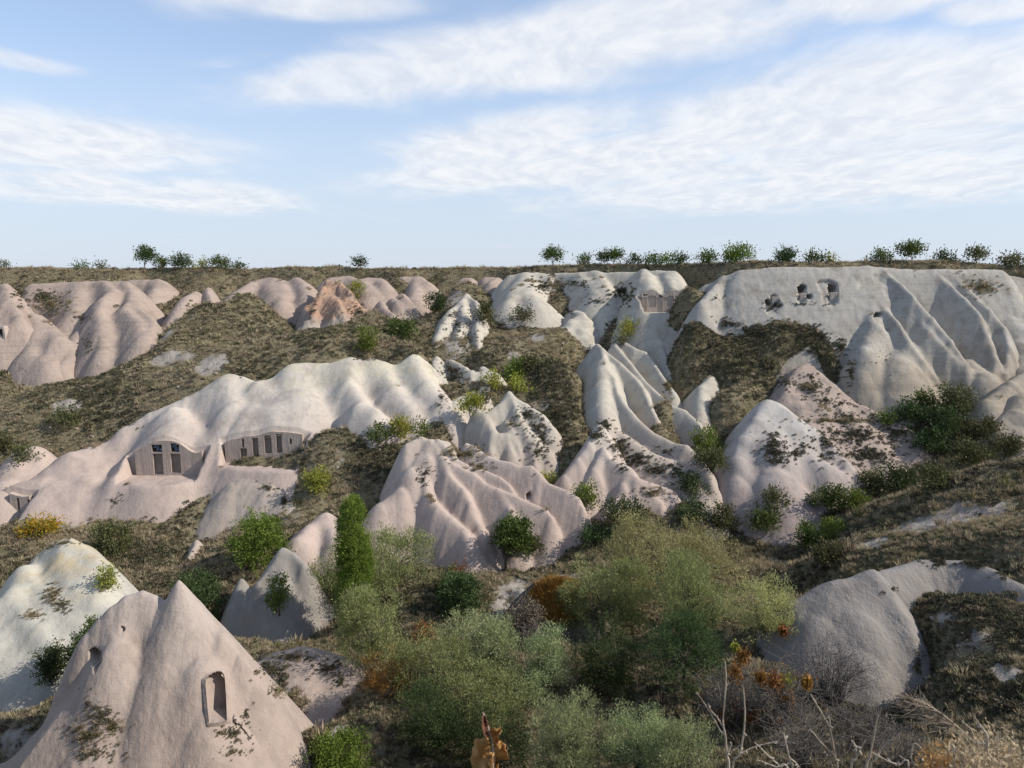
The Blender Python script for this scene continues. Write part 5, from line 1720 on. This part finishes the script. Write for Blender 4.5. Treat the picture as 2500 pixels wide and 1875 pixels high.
def carved_front(f, c, ct, xl, xr, openings, thick=.45, top_drop=.05):
    """a dressed wall closing a cut in the rock, with openings: (kind, left, right, top, bottom)"""
    par = f['obj']
    yb = ct['y']
    yf = yb - thick
    X0, _ = wxz(c, xl, 400, yf)
    X1, _ = wxz(c, xr, 400, yf)
    X0, X1 = max(X0, ct['x0'] + .02), min(X1, ct['x1'] - .02)
    ops = []
    for kind, l, r_, t, b in openings:
        xa, zt = wxz(c, l, t, yf)
        xb, zb = wxz(c, r_, b, yf)
        ops.append((kind, xa, xb, zt, max(zb, ct['z'] - .1)))
    cuts = sorted(set([X0, X1] + [v for o in ops for v in o[1:3]] + list(np.arange(X0, X1, .35))))
    cuts = [v for v in cuts if X0 <= v <= X1]
    xs = np.array(cuts)
    top = form_height(f, xs, np.full(len(xs), yf + .1), False) - top_drop
    fl = ct['z'] - .4
    V, Fc = [], []

    def quad(*q):
        k = len(V)
        V.extend(q)
        Fc.append((k, k + 1, k + 2, k + 3))
    rr = np.random.default_rng(3)
    for i in range(len(xs) - 1):
        a, b = xs[i], xs[i + 1]
        if b - a < 1e-4:
            continue
        ta, tb = max(top[i], fl + .05), max(top[i + 1], fl + .05)
        holes = sorted([(o[4], o[3]) for o in ops if o[1] <= a + 1e-4 and o[2] >= b - 1e-4])
        z = fl
        for zb, zt in holes:
            zt = min(zt, ta - .1, tb - .1)
            if zb > z:
                quad((a, yf, z), (b, yf, z), (b, yf, zb), (a, yf, zb))
            quad((a, yf, zt), (b, yf, zt), (b, yb, zt), (a, yb, zt))
            quad((a, yf, zb), (b, yf, zb), (b, yb, zb), (a, yb, zb))
            z = zt
        quad((a, yf, z), (b, yf, z), (b, yf, tb), (a, yf, ta))
        quad((a, yf, ta), (b, yf, tb), (b, yb, tb), (a, yb, ta))
    for o in ops:
        for xx in (o[1], o[2]):
            quad((xx, yf, o[4]), (xx, yb, o[4]), (xx, yb, o[3]), (xx, yf, o[3]))
    for xx, tz in ((X0, top[0]), (X1, top[-1])):
        quad((xx, yf, fl), (xx, yb, fl), (xx, yb, tz), (xx, yf, tz))
    base = world_loc(par)
    wall = link('carved_wall', pyfaces('carved_wall', [Vector(v) - base for v in V], Fc), FRONT, par)
    for kind, a, b, zt, zb in ops:
        if kind == 'door':
            box_part('door_slab', a + .01, b - .01, yf + .22, yf + .34, zb, zt, SLAB, par)
        elif kind == 'panel':
            box_part('wall_panel', a + .01, b - .01, yf + .10, yf + .3, zb, zt, FRONT, par)
        elif kind == 'window':
            fr = box_part('window', a - .04, b + .04, yf + .13, yf + .20, zt - .10, zt + .02, WOOD, par)
            box_part('frame', a, a + .07, yf + .12, yf + .2, zb, zt - .1, WOOD, fr)
            box_part('frame', b - .07, b, yf + .12, yf + .2, zb, zt - .1, WOOD, fr)
            box_part('frame', a + .07, b - .07, yf + .125, yf + .195, zb, zb + .06, WOOD, fr)
            w3 = (b - a - .14) / 3
            hz = (zt - .1 - zb - .06) / 2
            for q in range(3):
                for k in range(2):
                    box_part('pane', a + .07 + q * w3 + .02, a + .07 + (q + 1) * w3 - .02, yf + .20, yf + .22,
                             zb + .06 + k * hz + .015, zb + .06 + (k + 1) * hz - .015, PANE if (q + k) % 3 else CAVE, fr)
            for q in (1, 2):
                box_part('bar', a + .07 + q * w3 - .015, a + .07 + q * w3 + .015, yf + .14, yf + .17, zb + .06, zt - .1, BAR, fr)
        elif kind == 'lintel':
            pass
    return wall


def by_label(s):
    return next(f for f in FORMS if s in f['label'])


RIDGE = by_label('long pink tuff ridge')
carved_front(RIDGE, 'a', CUT_A, 130, 905, [
    ('window', 308, 425, 290, 372), ('door', 322, 442, 388, 612),
    ('window', 512, 612, 276, 370), ('door', 512, 632, 388, 596)])
carved_front(RIDGE, 'a', CUT_B, 1050, 2040, [
    ('hole', 1283, 1312, 228, 318), ('door', 1268, 1345, 330, 474), ('door', 1395, 1472, 218, 444),
    ('hole', 1526, 1592, 192, 208), ('door', 1526, 1612, 212, 384),
    ('hole', 1652, 1716, 178, 192), ('door', 1655, 1722, 196, 380), ('hole', 1800, 1826, 226, 284)])
carved_front(RIDGE, 'd', CUT_C, 60, 520, [('hole', 222, 282, 1082, 1320), ('hole', 365, 428, 1102, 1325)])
RIMC = by_label('squared dovecote wall')
carved_front(RIMC, 'c', FACADE_RIM, 860, 1500, [
    ('hole', 940, 1000, 598, 618), ('panel', 912, 985, 640, 830), ('panel', 1005, 1112, 620, 770), ('panel', 1128, 1198, 640, 850),
    ('panel', 1215, 1350, 620, 770), ('panel', 1375, 1400, 620, 800), ('panel', 1412, 1460, 640, 800), ('hole', 1150, 1215, 592, 604)], .4)


def cliff_parts():
    f = by_label('tall grey cliff')
    par = f['obj']

    def face(c, x, y):
        return pick(TREE, *cpx(c, x, y))
    for name, l, r_, t, b, back, mat in [('door_slab', 676, 736, 422, 524, .12, FRONT), ('door_slab', 1002, 1076, 416, 540, .12, FRONT), ('door_slab', 372, 438, 462, 562, .12, FRONT)]:
        p = face('b', (l + r_) / 2, (t + b) / 2)
        xa, zt = wxz('b', l, t, p.y)
        xb, zb = wxz('b', r_, b, p.y)
        box_part(name, xa, xb, p.y - .22, p.y + .25, zb, zt, mat, par)
    for l, r_, t, b, n in [(670, 737, 344, 416, 4), (1000, 1077, 337, 411, 3)]:
        p = face('b', (l + r_) / 2, b + 6)
        y = p.y + .12
        xa, zt = wxz('b', l, t, y)
        xb, zb = wxz('b', r_, b, y)
        w = box_part('window', xa, xb, y - .06, y + .06, zt - .09, zt, WOOD, par)
        box_part('frame', xa, xb, y - .05, y + .05, zb, zb + .07, WOOD, w)
        for q in range(n + 1):
            x = xa + (xb - xa) * q / n
            box_part('bar', x - .035, x + .035, y - .04, y + .04, zb + .07, zt - .09, WOOD, w)


cliff_parts()


def niche_shell(f, c, poly, depth_):
    """the cut sides, vault and back of a niche whose mouth is open in the rock"""
    dense = []
    for (x1, y1), (x2, y2) in zip(poly, poly[1:] + poly[:1]):
        for k in range(4):
            dense.append((x1 + (x2 - x1) * k / 4, y1 + (y2 - y1) * k / 4))
    cx = sum(p[0] for p in dense) / len(dense)
    cy = sum(p[1] for p in dense) / len(dense)
    qx, qy, yy = f['plugs'][0]
    mx, my = qx.mean(), qy.mean()

    def basis(u, v):
        u, v = (np.asarray(u) - mx) / 50, (np.asarray(v) - my) / 50
        return np.stack([np.ones_like(u), u, v, u * u, u * v, v * v], -1)
    co = np.linalg.lstsq(basis(qx, qy), yy, rcond=None)[0]

    def on_rock(x, y, dy=0.0):
        px, py = cpx(c, x, y)
        d = ray(px, py)
        return d * ((float(basis(px, py) @ co) + dy) / d.y)
    ring = [on_rock(cx + (x - cx) * .98, cy + (y - cy) * .99) for x, y in dense]
    base = world_loc(f['obj'])
    n = len(ring)
    into = Vector((-.62, .78, .0)) * depth_
    top = max(p.z for p in ring)
    V = [p - base + Vector((0, .015, 0)) for p in ring]
    V += [p + into + Vector((0, (top - p.z) * .42, 0)) - base for p in ring]
    Fc = [(i, (i + 1) % n, n + (i + 1) % n, n + i) for i in range(n)] + [tuple(range(n, 2 * n))]
    # a worn lip that follows the rock round the mouth
    k = len(V)
    for sx, sy, dy in ((.98, .99, -.05), (1.30, 1.07, -.05), (1.55, 1.13, .14)):
        V += [on_rock(cx + (x - cx) * sx, cy + (y - cy) * sy, dy) - base for x, y in dense]
    for q in (0, 1):
        Fc += [(k + q * n + i, k + q * n + (i + 1) % n, k + (q + 1) * n + (i + 1) % n, k + (q + 1) * n + i) for i in range(n)]
    Fc += [(k + i, k + (i + 1) % n, (i + 1) % n, i) for i in range(n)]
    link('niche', pyfaces('niche', V, Fc, True), NEAR, f['obj'])


niche_shell(by_label('large pink tuff cone close'), '4', NICHE, .42)


# the dark doorway of the ragged tower and its pale block
def tower_door():
    f = by_label('ragged tuff tower')
    p = pick(TREE, *cpx('1', 22, 560))
    if p is None:
        return
    y = p.y
    xa, zt = wxz('1', -30, 525, y)
    xb, zb = wxz('1', 34, 600, y)
    fr = box_part('doorway', xa, xb + .2, y - .35, y + .4, zt, zt + .3, FRONT, f['obj'])
    box_part('door_jamb', xb, xb + .25, y - .34, y + .4, zb - .6, zt, FRONT, f['obj'])
    box_part('door', xa, xb, y - .12, y + .2, zb - .6, zt, CAVE, f['obj'])  # solid black block painted as the unlit inside of the doorway


tower_door()

# ------------------------------------------------------------------ bare twigs
def bare_shrub(label, loc, w, h, n, seed, mat, name='bare_shrub', rad=.010, sub=4, group=None, arch=.35):
    r = np.random.default_rng(seed)
    parts = []
    for i in range(n):
        a, d = r.uniform(0, 6.28), math.sqrt(r.uniform(0, 1))
        tip = np.array([math.cos(a) * d * w * .5, math.sin(a) * d * w * .5, h * r.uniform(.45, 1.0) * (1 - .35 * d)])
        b = np.array([math.cos(a) * d * w * .12, math.sin(a) * d * w * .12, -.1])
        m1 = b + (tip - b) * .4 + np.array([0, 0, arch * h * .35]) + r.normal(0, .04, 3) * w
        m2 = b + (tip - b) * .75 + np.array([0, 0, arch * h * .25]) + r.normal(0, .05, 3) * w
        path = [b, m1, m2, tip]
        parts.append(tube(path, [rad * 1.6, rad * 1.1, rad * .8, rad * .4], 3))
        for k in range(sub):
            t = r.uniform(.3, .95)
            q = m1 + (m2 - m1) * t if r.uniform() < .5 else m2 + (tip - m2) * t
            e = q + np.array([r.normal(0, .16) * w, r.normal(0, .16) * w, r.normal(.06, .10) * h])
            mm = (q + e) / 2 + r.normal(0, .02, 3) * w
            parts.append(tube([q, mm, e], [rad * .6, rad * .5, rad * .3], 3))
    V, Fc = join(parts)
    root = link(name, None, None, None, loc)
    tag(root, label, 'shrub', group)
    link('twigs', pyfaces('twigs', V, Fc, True), mat, root)
    return root


def put_bare(spec, label, n, mat, **kw):
    a = spec.split()
    cx, cy, w, h = [float(v) for v in a[1:5]]
    p = spot(a[0], cx, cy + h * .5)
    k = CROP[a[0]][2] / F_PX * p.y
    return bare_shrub(label, p, w * k, h * k, n, int(cx + cy), mat, rad=max(.006, .012 * p.y / 27), **kw)


GB = 'leafless shrubs of the thicket in front of the grey dome'
thick = []
for spec, lab, n in [
    ('6 950 980 560 520', 'grey leafless shrub against the foot of the grey dome', 110),
    ('6 620 1120 560 560', 'leafless shrub hung with rusty leaves left of the grey one', 110),
    ('6 330 1150 460 520', 'dark leafless shrub with orange leaves under the willows', 90),
    ('6 1160 1330 520 460', 'low bare shrub in front of the dome foot', 100),
    ('6 820 1420 560 460', 'brownish bare shrub at the bottom of the thicket', 100),
    ('6 1400 1480 460 360', 'bare shrub low on the right scrub slope', 80),
]:
    thick.append(put_bare(spec, lab, n, TWIG, group=GB))
r_ = np.random.default_rng(44)
for i, (cx, cy, rx, ry, lf) in enumerate([(420, 950, 55, 70, 'rust'), (375, 1055, 40, 60, 'rust'), (540, 1080, 40, 50, 'rust'), (630, 1090, 60, 60, 'rust'), (700, 1110, 50, 50, 'yellow'),
                              (625, 1180, 60, 55, 'rust'), (715, 1230, 40, 60, 'rust'), (830, 1110, 35, 45, 'rust'), (425, 1270, 60, 50, 'rust'), (475, 1310, 50, 70, 'rust'),
                              (640, 1390, 60, 70, 'rust'), (930, 1310, 50, 55, 'rust'), (405, 1340, 35, 40, 'autumn'), (680, 785, 30, 40, 'rust'), (375, 890, 22, 28, 'yellow'),
                              (300, 1330, 50, 50, 'rust'), (560, 1430, 45, 40, 'rust')]):
    host = min(thick, key=lambda o: abs(proj([world_loc(o)])[0][0] - cpx('6', cx, cy)[0]))
    y = host.location.y - .2 + r_.uniform(-.5, .6)
    d = ray(*cpx('6', cx, cy))
    c0 = d * (y / d.y)
    k = CROP['6'][2] / F_PX * y
    n = 260
    P = np.array(c0) + r_.normal(0, .45, (n, 3)) * np.array([rx, rx, ry]) * k
    D = unit(r_.normal(0, .6, (n, 3)) + np.array([0, 0, -.6]))
    V, Fc = leaves_mesh(P - np.array(world_loc(host)), D, r_.uniform(.10, .2, n), r_.uniform(.05, .09, n), r_)
    link('dead_leaves', mesh_from('dead_leaves', V, Fc, False), LEAF[lf], host)
put_bare('5 960 1290 330 330', 'pale arching dead branches behind the dry leaf stalk', 26, PALEBARK, sub=1, arch=.7)
put_bare('5 1280 770 170 230', 'wispy bare shrub in front of the dark mound', 40, TWIG)

q_ = at(*cpx('2', 1650, 112), 50)
yr_ = float(np.interp(q_.x / q_.y * RIM[:, 1].mean(), RIM[:, 0], RIM[:, 1])) + 1.8
q_ = q_ * (yr_ / q_.y)
q_.z = ground_z(q_.x, q_.y)
sap = bare_shrub('thin bare sapling standing up beside a low bush on the rim', q_, .9, 2.6, 5, 3, TWIG, 'sapling', rad=.03, sub=3, arch=.0)
sap['category'] = 'sapling'

# ------------------------------------------------------------------ dry stems beside the viewpoint
def stem_path(c, s, Y):
    out = []
    for i, t in enumerate(s.split(',')):
        a = [float(v) for v in t.split()]
        d = ray(*cpx(c, a[0], a[1]))
        y = a[2] if len(a) > 2 else Y
        out.append(d * (y / d.y))
    return out


def smooth_path(p, n=3):
    out = []
    for i in range(len(p) - 1):
        p0, p1, p2, p3 = p[max(i - 1, 0)], p[i], p[i + 1], p[min(i + 2, len(p) - 1)]
        for k in range(n):
            t = k / n
            out.append(.5 * ((2 * p1) + (p2 - p0) * t + (2 * p0 - 5 * p1 + 4 * p2 - p3) * t * t + (3 * p1 - 3 * p2 + p3 - p0) * t ** 3))
    out.append(p[-1])
    return out


def dry_stem(label, c, Y, main, twigs=(), rad=.0042, root=True, mat=None, buds=3, seed=1):
    r = np.random.default_rng(seed)
    pth = stem_path(c, main, Y)
    if root:
        b = pth[0].copy()
        gz = ground_z(b.x, b.y)
        foot = Vector((b.x + .02, b.y, gz - .03))
        pth = [foot, foot.lerp(b, .5)] + pth
    base = pth[0].copy()
    o = link('dry_stem', None, None, None, base)
    tag(o, label, 'dry stem', 'dry stems beside the viewpoint')

    def part(nm, p, r0):
        q = smooth_path(p, 4)
        rr = [r0 * (1.0 - .6 * i / len(q)) * (1 + .18 * r.normal()) for i in range(len(q))]
        parts = [tube([v - base for v in q], rr, 6)]
        for k in range(buds):                # little knots along the stem
            i = int(r.integers(1, len(q) - 1))
            v = q[i] - base
            d = Vector(r.normal(0, 1, 3)).normalized()
            parts.append(tube([v, v + d * r0 * 1.8, v + d * r0 * 3.2], [r0 * .9, r0 * .95, r0 * .3], 5))
        V, Fc = join(parts)
        link(nm, pyfaces(nm, V, Fc, True), mat or PALEBARK, o)
    part('stem', pth, rad)
    for t in twigs:
        part('twig', stem_path(c, t, Y), rad * .75)
    return o


dry_stem('tall forked dry stem, leftmost of the bare stems at the bottom', 'g', 2.2, '440 1720, 412 1480, 388 1200, 360 1080, 362 980, 385 700, 400 450, 385 210',
         ['385 1200, 340 1180, 250 1020, 150 850, 0 630', '360 1090, 280 980, 190 870, 160 790', '412 1480, 450 1400, 482 1320'], seed=1)
dry_stem('dry stem with a long side twig pointing right beside the tall forked one', 'g', 2.3, '480 1720, 580 1480, 630 1250, 655 1000, 650 780, 630 550',
         ['595 1465, 700 1410, 800 1370, 950 1330, 1110 1300', '470 1440, 530 1400, 590 1350'], seed=2)
dry_stem('thin straight dry stem leaning left under the rusty leaves', 'g', 2.1, '1240 1760, 1130 1640, 1000 1520, 880 1400, 780 1310', [], .0036, seed=3)
dry_stem('short dry stem with one twig near the middle of the bare stems', 'g', 2.1, '1300 1740, 1275 1600, 1245 1480, 1205 1300, 1175 1180', ['1262 1530, 1320 1570, 1400 1650'], seed=4)
dry_stem('stubby dry twig just above the bottom edge', 'g', 2.0, '1240 1760, 1080 1650, 960 1600, 820 1550', [], .0034, seed=5)
dry_stem('long branching dry stem leaning left below the grey dome', 'g', 2.3, '1900 1740, 1880 1550, 1845 1350, 1800 1130, 1740 1000, 1600 760, 1540 660',
         ['1875 1510, 1780 1410, 1700 1330, 1610 1220, 1525 1130', '1805 1130, 1800 1040, 1790 940', '1865 1720, 1785 1510, 1710 1390'], seed=6)
dry_stem('pale thick dry stem with a pointed tip', 'g', 2.0, '2080 1740, 2150 1540, 2200 1430, 2290 1270', ['2165 1450, 2140 1370, 2122 1310'], .005, seed=7)
dry_stem('slim upright dry stem left of the feathery branch', 'h', 2.2, '80 1720, 120 1540, 170 1300, 200 1150, 245 935', [], .0042, seed=8)
dry_stem('slanting dry stem crossing the slim upright one', 'h', 2.15, '130 1740, 200 1560, 290 1400, 380 1310, 465 1240', [], .0040, seed=9)
dry_stem('fallen dry stem sloping down to the bottom edge', 'h', 2.0, '660 1700, 520 1620, 400 1575, 250 1500, 150 1440', [], .0034, seed=10)
dry_stem('bent dry stem with a kinked tip beside the thistles', 'h', 2.1, '840 1740, 800 1660, 680 1590, 520 1490', ['760 1640, 690 1530, 735 1325, 880 1450'], .0030, seed=11)
fe = dry_stem('feathery dry branch reaching left over the dark slope', 'h', 2.3, '1700 1560, 1540 1320, 1300 1095, 1100 930, 930 820, 850 770, 700 720',
              ['1520 1290, 1360 1210, 1200 1130, 1000 980, 900 880, 790 820', '1620 1420, 1500 1150, 1430 1080, 1310 950'], .0038, seed=12)
rr_ = np.random.default_rng(9)
parts = []
for line in ('1300 1095, 1100 930, 930 820, 700 720', '1200 1130, 1000 980, 900 880, 790 820'):
    P = smooth_path(stem_path('h', line, 2.3), 12)
    for q in P:
        for k in range(3):
            d = Vector((-.055 + rr_.normal(0, .03), rr_.normal(0, .02), .012 + rr_.normal(0, .022)))
            parts.append(tube([q - Vector(fe.location), q + d * .5 - Vector(fe.location), q + d + Vector((0, 0, .006)) - Vector(fe.location)], [.0013, .0010, .0006], 3))
V, Fc = join(parts)
link('side_twigs', pyfaces('side_twigs', V, Fc, True), PALEBARK, fe)
dry_stem('curved tan dry stem rising from the thistles at the lower right', 'h', 2.0, '1960 1760, 1840 1600, 1725 1450, 1712 1230, 1650 1130, 1600 1060, 1540 970, 1530 920', ['1720 1330, 1600 1320, 1540 1340'], .0046, seed=13)
dry_stem('thin dry stem at the far lower right corner', 'h', 2.2, '1930 1480, 1960 1300, 2000 1050', [], .0030, root=False, seed=14)


# ------------------------------------------------------------------ curled dead leaves
def curled_leaf(name, c, Y, outline, mat, parent, curl=.02, depth=.012, seed=1):
    """a dead leaf blade: outline in the crop, bent and crinkled, about a millimetre thick"""
    r = np.random.default_rng(seed)
    fine = []
    for (x1, y1), (x2, y2) in zip(outline, outline[1:] + outline[:1]):
        for k in range(3):
            fine.append((x1 + (x2 - x1) * k / 3 + r.normal(0, 7), y1 + (y2 - y1) * k / 3 + r.normal(0, 7)))
    outline = fine
    n = len(outline)
    cx, cy = sum(p[0] for p in outline) / n, sum(p[1] for p in outline) / n
    rings = [1.0, .7, .4, .12]
    V, Fc = [], []
    base = world_loc(parent)
    for k, s in enumerate(rings):
        for i, (x, y) in enumerate(outline):
            px, py = cpx(c, cx + (x - cx) * s, cy + (y - cy) * s)
            an = 2 * math.pi * i / n
            yy = Y + curl * math.cos(an * 2 + seed) * s + depth * r.normal() * s * .5 + .012 * math.sin(an * 3 + seed) * s + .03 * s * s * math.sin(an + seed)
            d = ray(px, py)
            V.append(d * (yy / d.y) - base)
    for k in range(len(rings) - 1):
        for i in range(n):
            Fc.append((k * n + i, k * n + (i + 1) % n, (k + 1) * n + (i + 1) % n, (k + 1) * n + i))
    Fc.append(tuple((len(rings) - 1) * n + i for i in range(n)))
    me = pyfaces(name, V, Fc, True)
    o = link(name, me, mat, parent)
    so = o.modifiers.new('thick', 'SOLIDIFY')
    so.thickness = .0012
    return o


def dead_leaf_mat(name, a, b):
    m, g = new_mat(name)
    geo = g.new('ShaderNodeNewGeometry')
    n1 = g.noise(geo.outputs['Position'], 28, 4, .6)
    n2 = g.noise(geo.outputs['Position'], 140, 3, .6)
    col = g.mix(g.ramp(n1, .35, .65), a, b)
    col = g.mix(g.math('MULTIPLY', g.ramp(n2, .55, .75), .5), col, tuple(v * .45 for v in a))
    finish(g, col, .7, n2, .4, .004, spec=.2, trans=.3)
    return m


DEAD = dead_leaf_mat('dry_orange_leaf', (.34, .16, .045), (.55, .33, .13))
DEADT = dead_leaf_mat('dry_tan_leaf', (.34, .25, .14), (.52, .42, .28))
DEADB = dead_leaf_mat('dry_brown_leaf', (.12, .05, .03), (.22, .10, .06))
b0 = at(*cpx('e', 900, 1660), 2.0)
st = link('dead_leaf_stalk', None, None, None, Vector((b0.x, b0.y, ground_z(b0.x, b0.y))))
tag(st, 'stalk of curled orange dead leaves with a dark brown spike close by', 'dead leaf')
q = smooth_path([Vector(st.location), Vector(st.location).lerp(b0, .6), b0] + stem_path('e', '905 1500, 890 1380, 860 1260, 820 1130, 790 1060', 2.0), 4)
V, Fc = tube([v - Vector(st.location) for v in q], [.0032] * len(q), 6)
link('stalk', pyfaces('stalk', V, Fc, True), PALEBARK, st)
curled_leaf('leaf', 'e', 1.99, [(700, 1360), (790, 1330), (850, 1345), (880, 1420), (890, 1560), (900, 1720), (760, 1760), (690, 1700), (665, 1560), (680, 1440)], DEAD, st, seed=2)
curled_leaf('leaf', 'e', 2.0, [(860, 1245), (930, 1225), (985, 1215), (992, 1260), (960, 1310), (975, 1360), (930, 1420), (885, 1380), (870, 1310)], DEAD, st, seed=3)
curled_leaf('leaf', 'e', 2.01, [(925, 1390), (990, 1360), (1040, 1400), (1060, 1480), (1068, 1575), (985, 1570), (930, 1540), (915, 1450)], DEAD, st, seed=4)
curled_leaf('leaf', 'e', 2.02, [(900, 1500), (950, 1540), (965, 1660), (950, 1760), (900, 1760), (890, 1620)], DEAD, st, seed=5)
curled_leaf('leaf', 'e', 1.99, [(782, 1060), (800, 1050), (835, 1120), (855, 1200), (858, 1290), (835, 1380), (800, 1300), (780, 1180)], DEADB, st, seed=6)


def thistle(label, c, Y, cx, cy, rx, ry, n, mat, seed, twig=16):
    """a withered thistle: crumpled spiny leaves and heads on short stems"""
    r = np.random.default_rng(seed)
    b = at(*cpx(c, cx, cy + ry), Y)
    gz = ground_z(b.x, b.y)
    root = link('withered_thistle', None, None, None, Vector((b.x, b.y, gz)))
    tag(root, label, 'thistle', 'withered thistles beside the viewpoint')
    base = Vector(root.location)
    k = CROP[c][2] / F_PX * Y
    parts, LP, LD = [], [], []
    for i in range(twig):
        a, d = r.uniform(0, 6.28), math.sqrt(r.uniform(0, 1))
        e = at(*cpx(c, cx + rx * d * math.cos(a), cy + ry * d * math.sin(a)), Y + r.normal(0, .05)) - base
        m_ = e * .55 + Vector(r.normal(0, .02, 3))
        parts.append(tube([Vector((0, 0, -.02)), m_, e], [.003, .0022, .0012], 4))
        for j in range(2 * n // twig):
            LP.append(np.array(e) * (1 - .25 * r.uniform() ** 2) + r.normal(0, .022, 3))
            LD.append(r.normal(0, 1, 3) + np.array([0, 0, .3]))
    V, Fc = join(parts)
    link('stems', pyfaces('stems', V, Fc, True), PALEBARK, root)
    V, Fc = leaves_mesh(np.array(LP), unit(np.array(LD)), r.uniform(.010, .030, len(LP)), r.uniform(.003, .009, len(LP)), r)
    link('leaves', mesh_from('leaves', V, Fc, False), mat, root)
    return root


thistle('withered thistle with orange tan crumpled leaves at the bottom edge', 'h', 2.0, 1060, 1590, 180, 110, 420, DEAD, 5)
thistle('tall pale withered thistle head above the orange one', 'h', 2.05, 1370, 1400, 130, 130, 360, DEADT, 6)
thistle('pale tangle of withered thistle in the lower right corner', 'h', 1.95, 1650, 1600, 330, 130, 560, DEADT, 7, 26)
thistle('withered thistle with a drooping head at the right edge', 'h', 2.1, 2080, 1480, 150, 200, 320, DEADT, 8)
thistle('brown withered thistle by the right edge of the picture', 'h', 2.15, 1800, 1250, 200, 200, 260, DEADT, 9, 20)
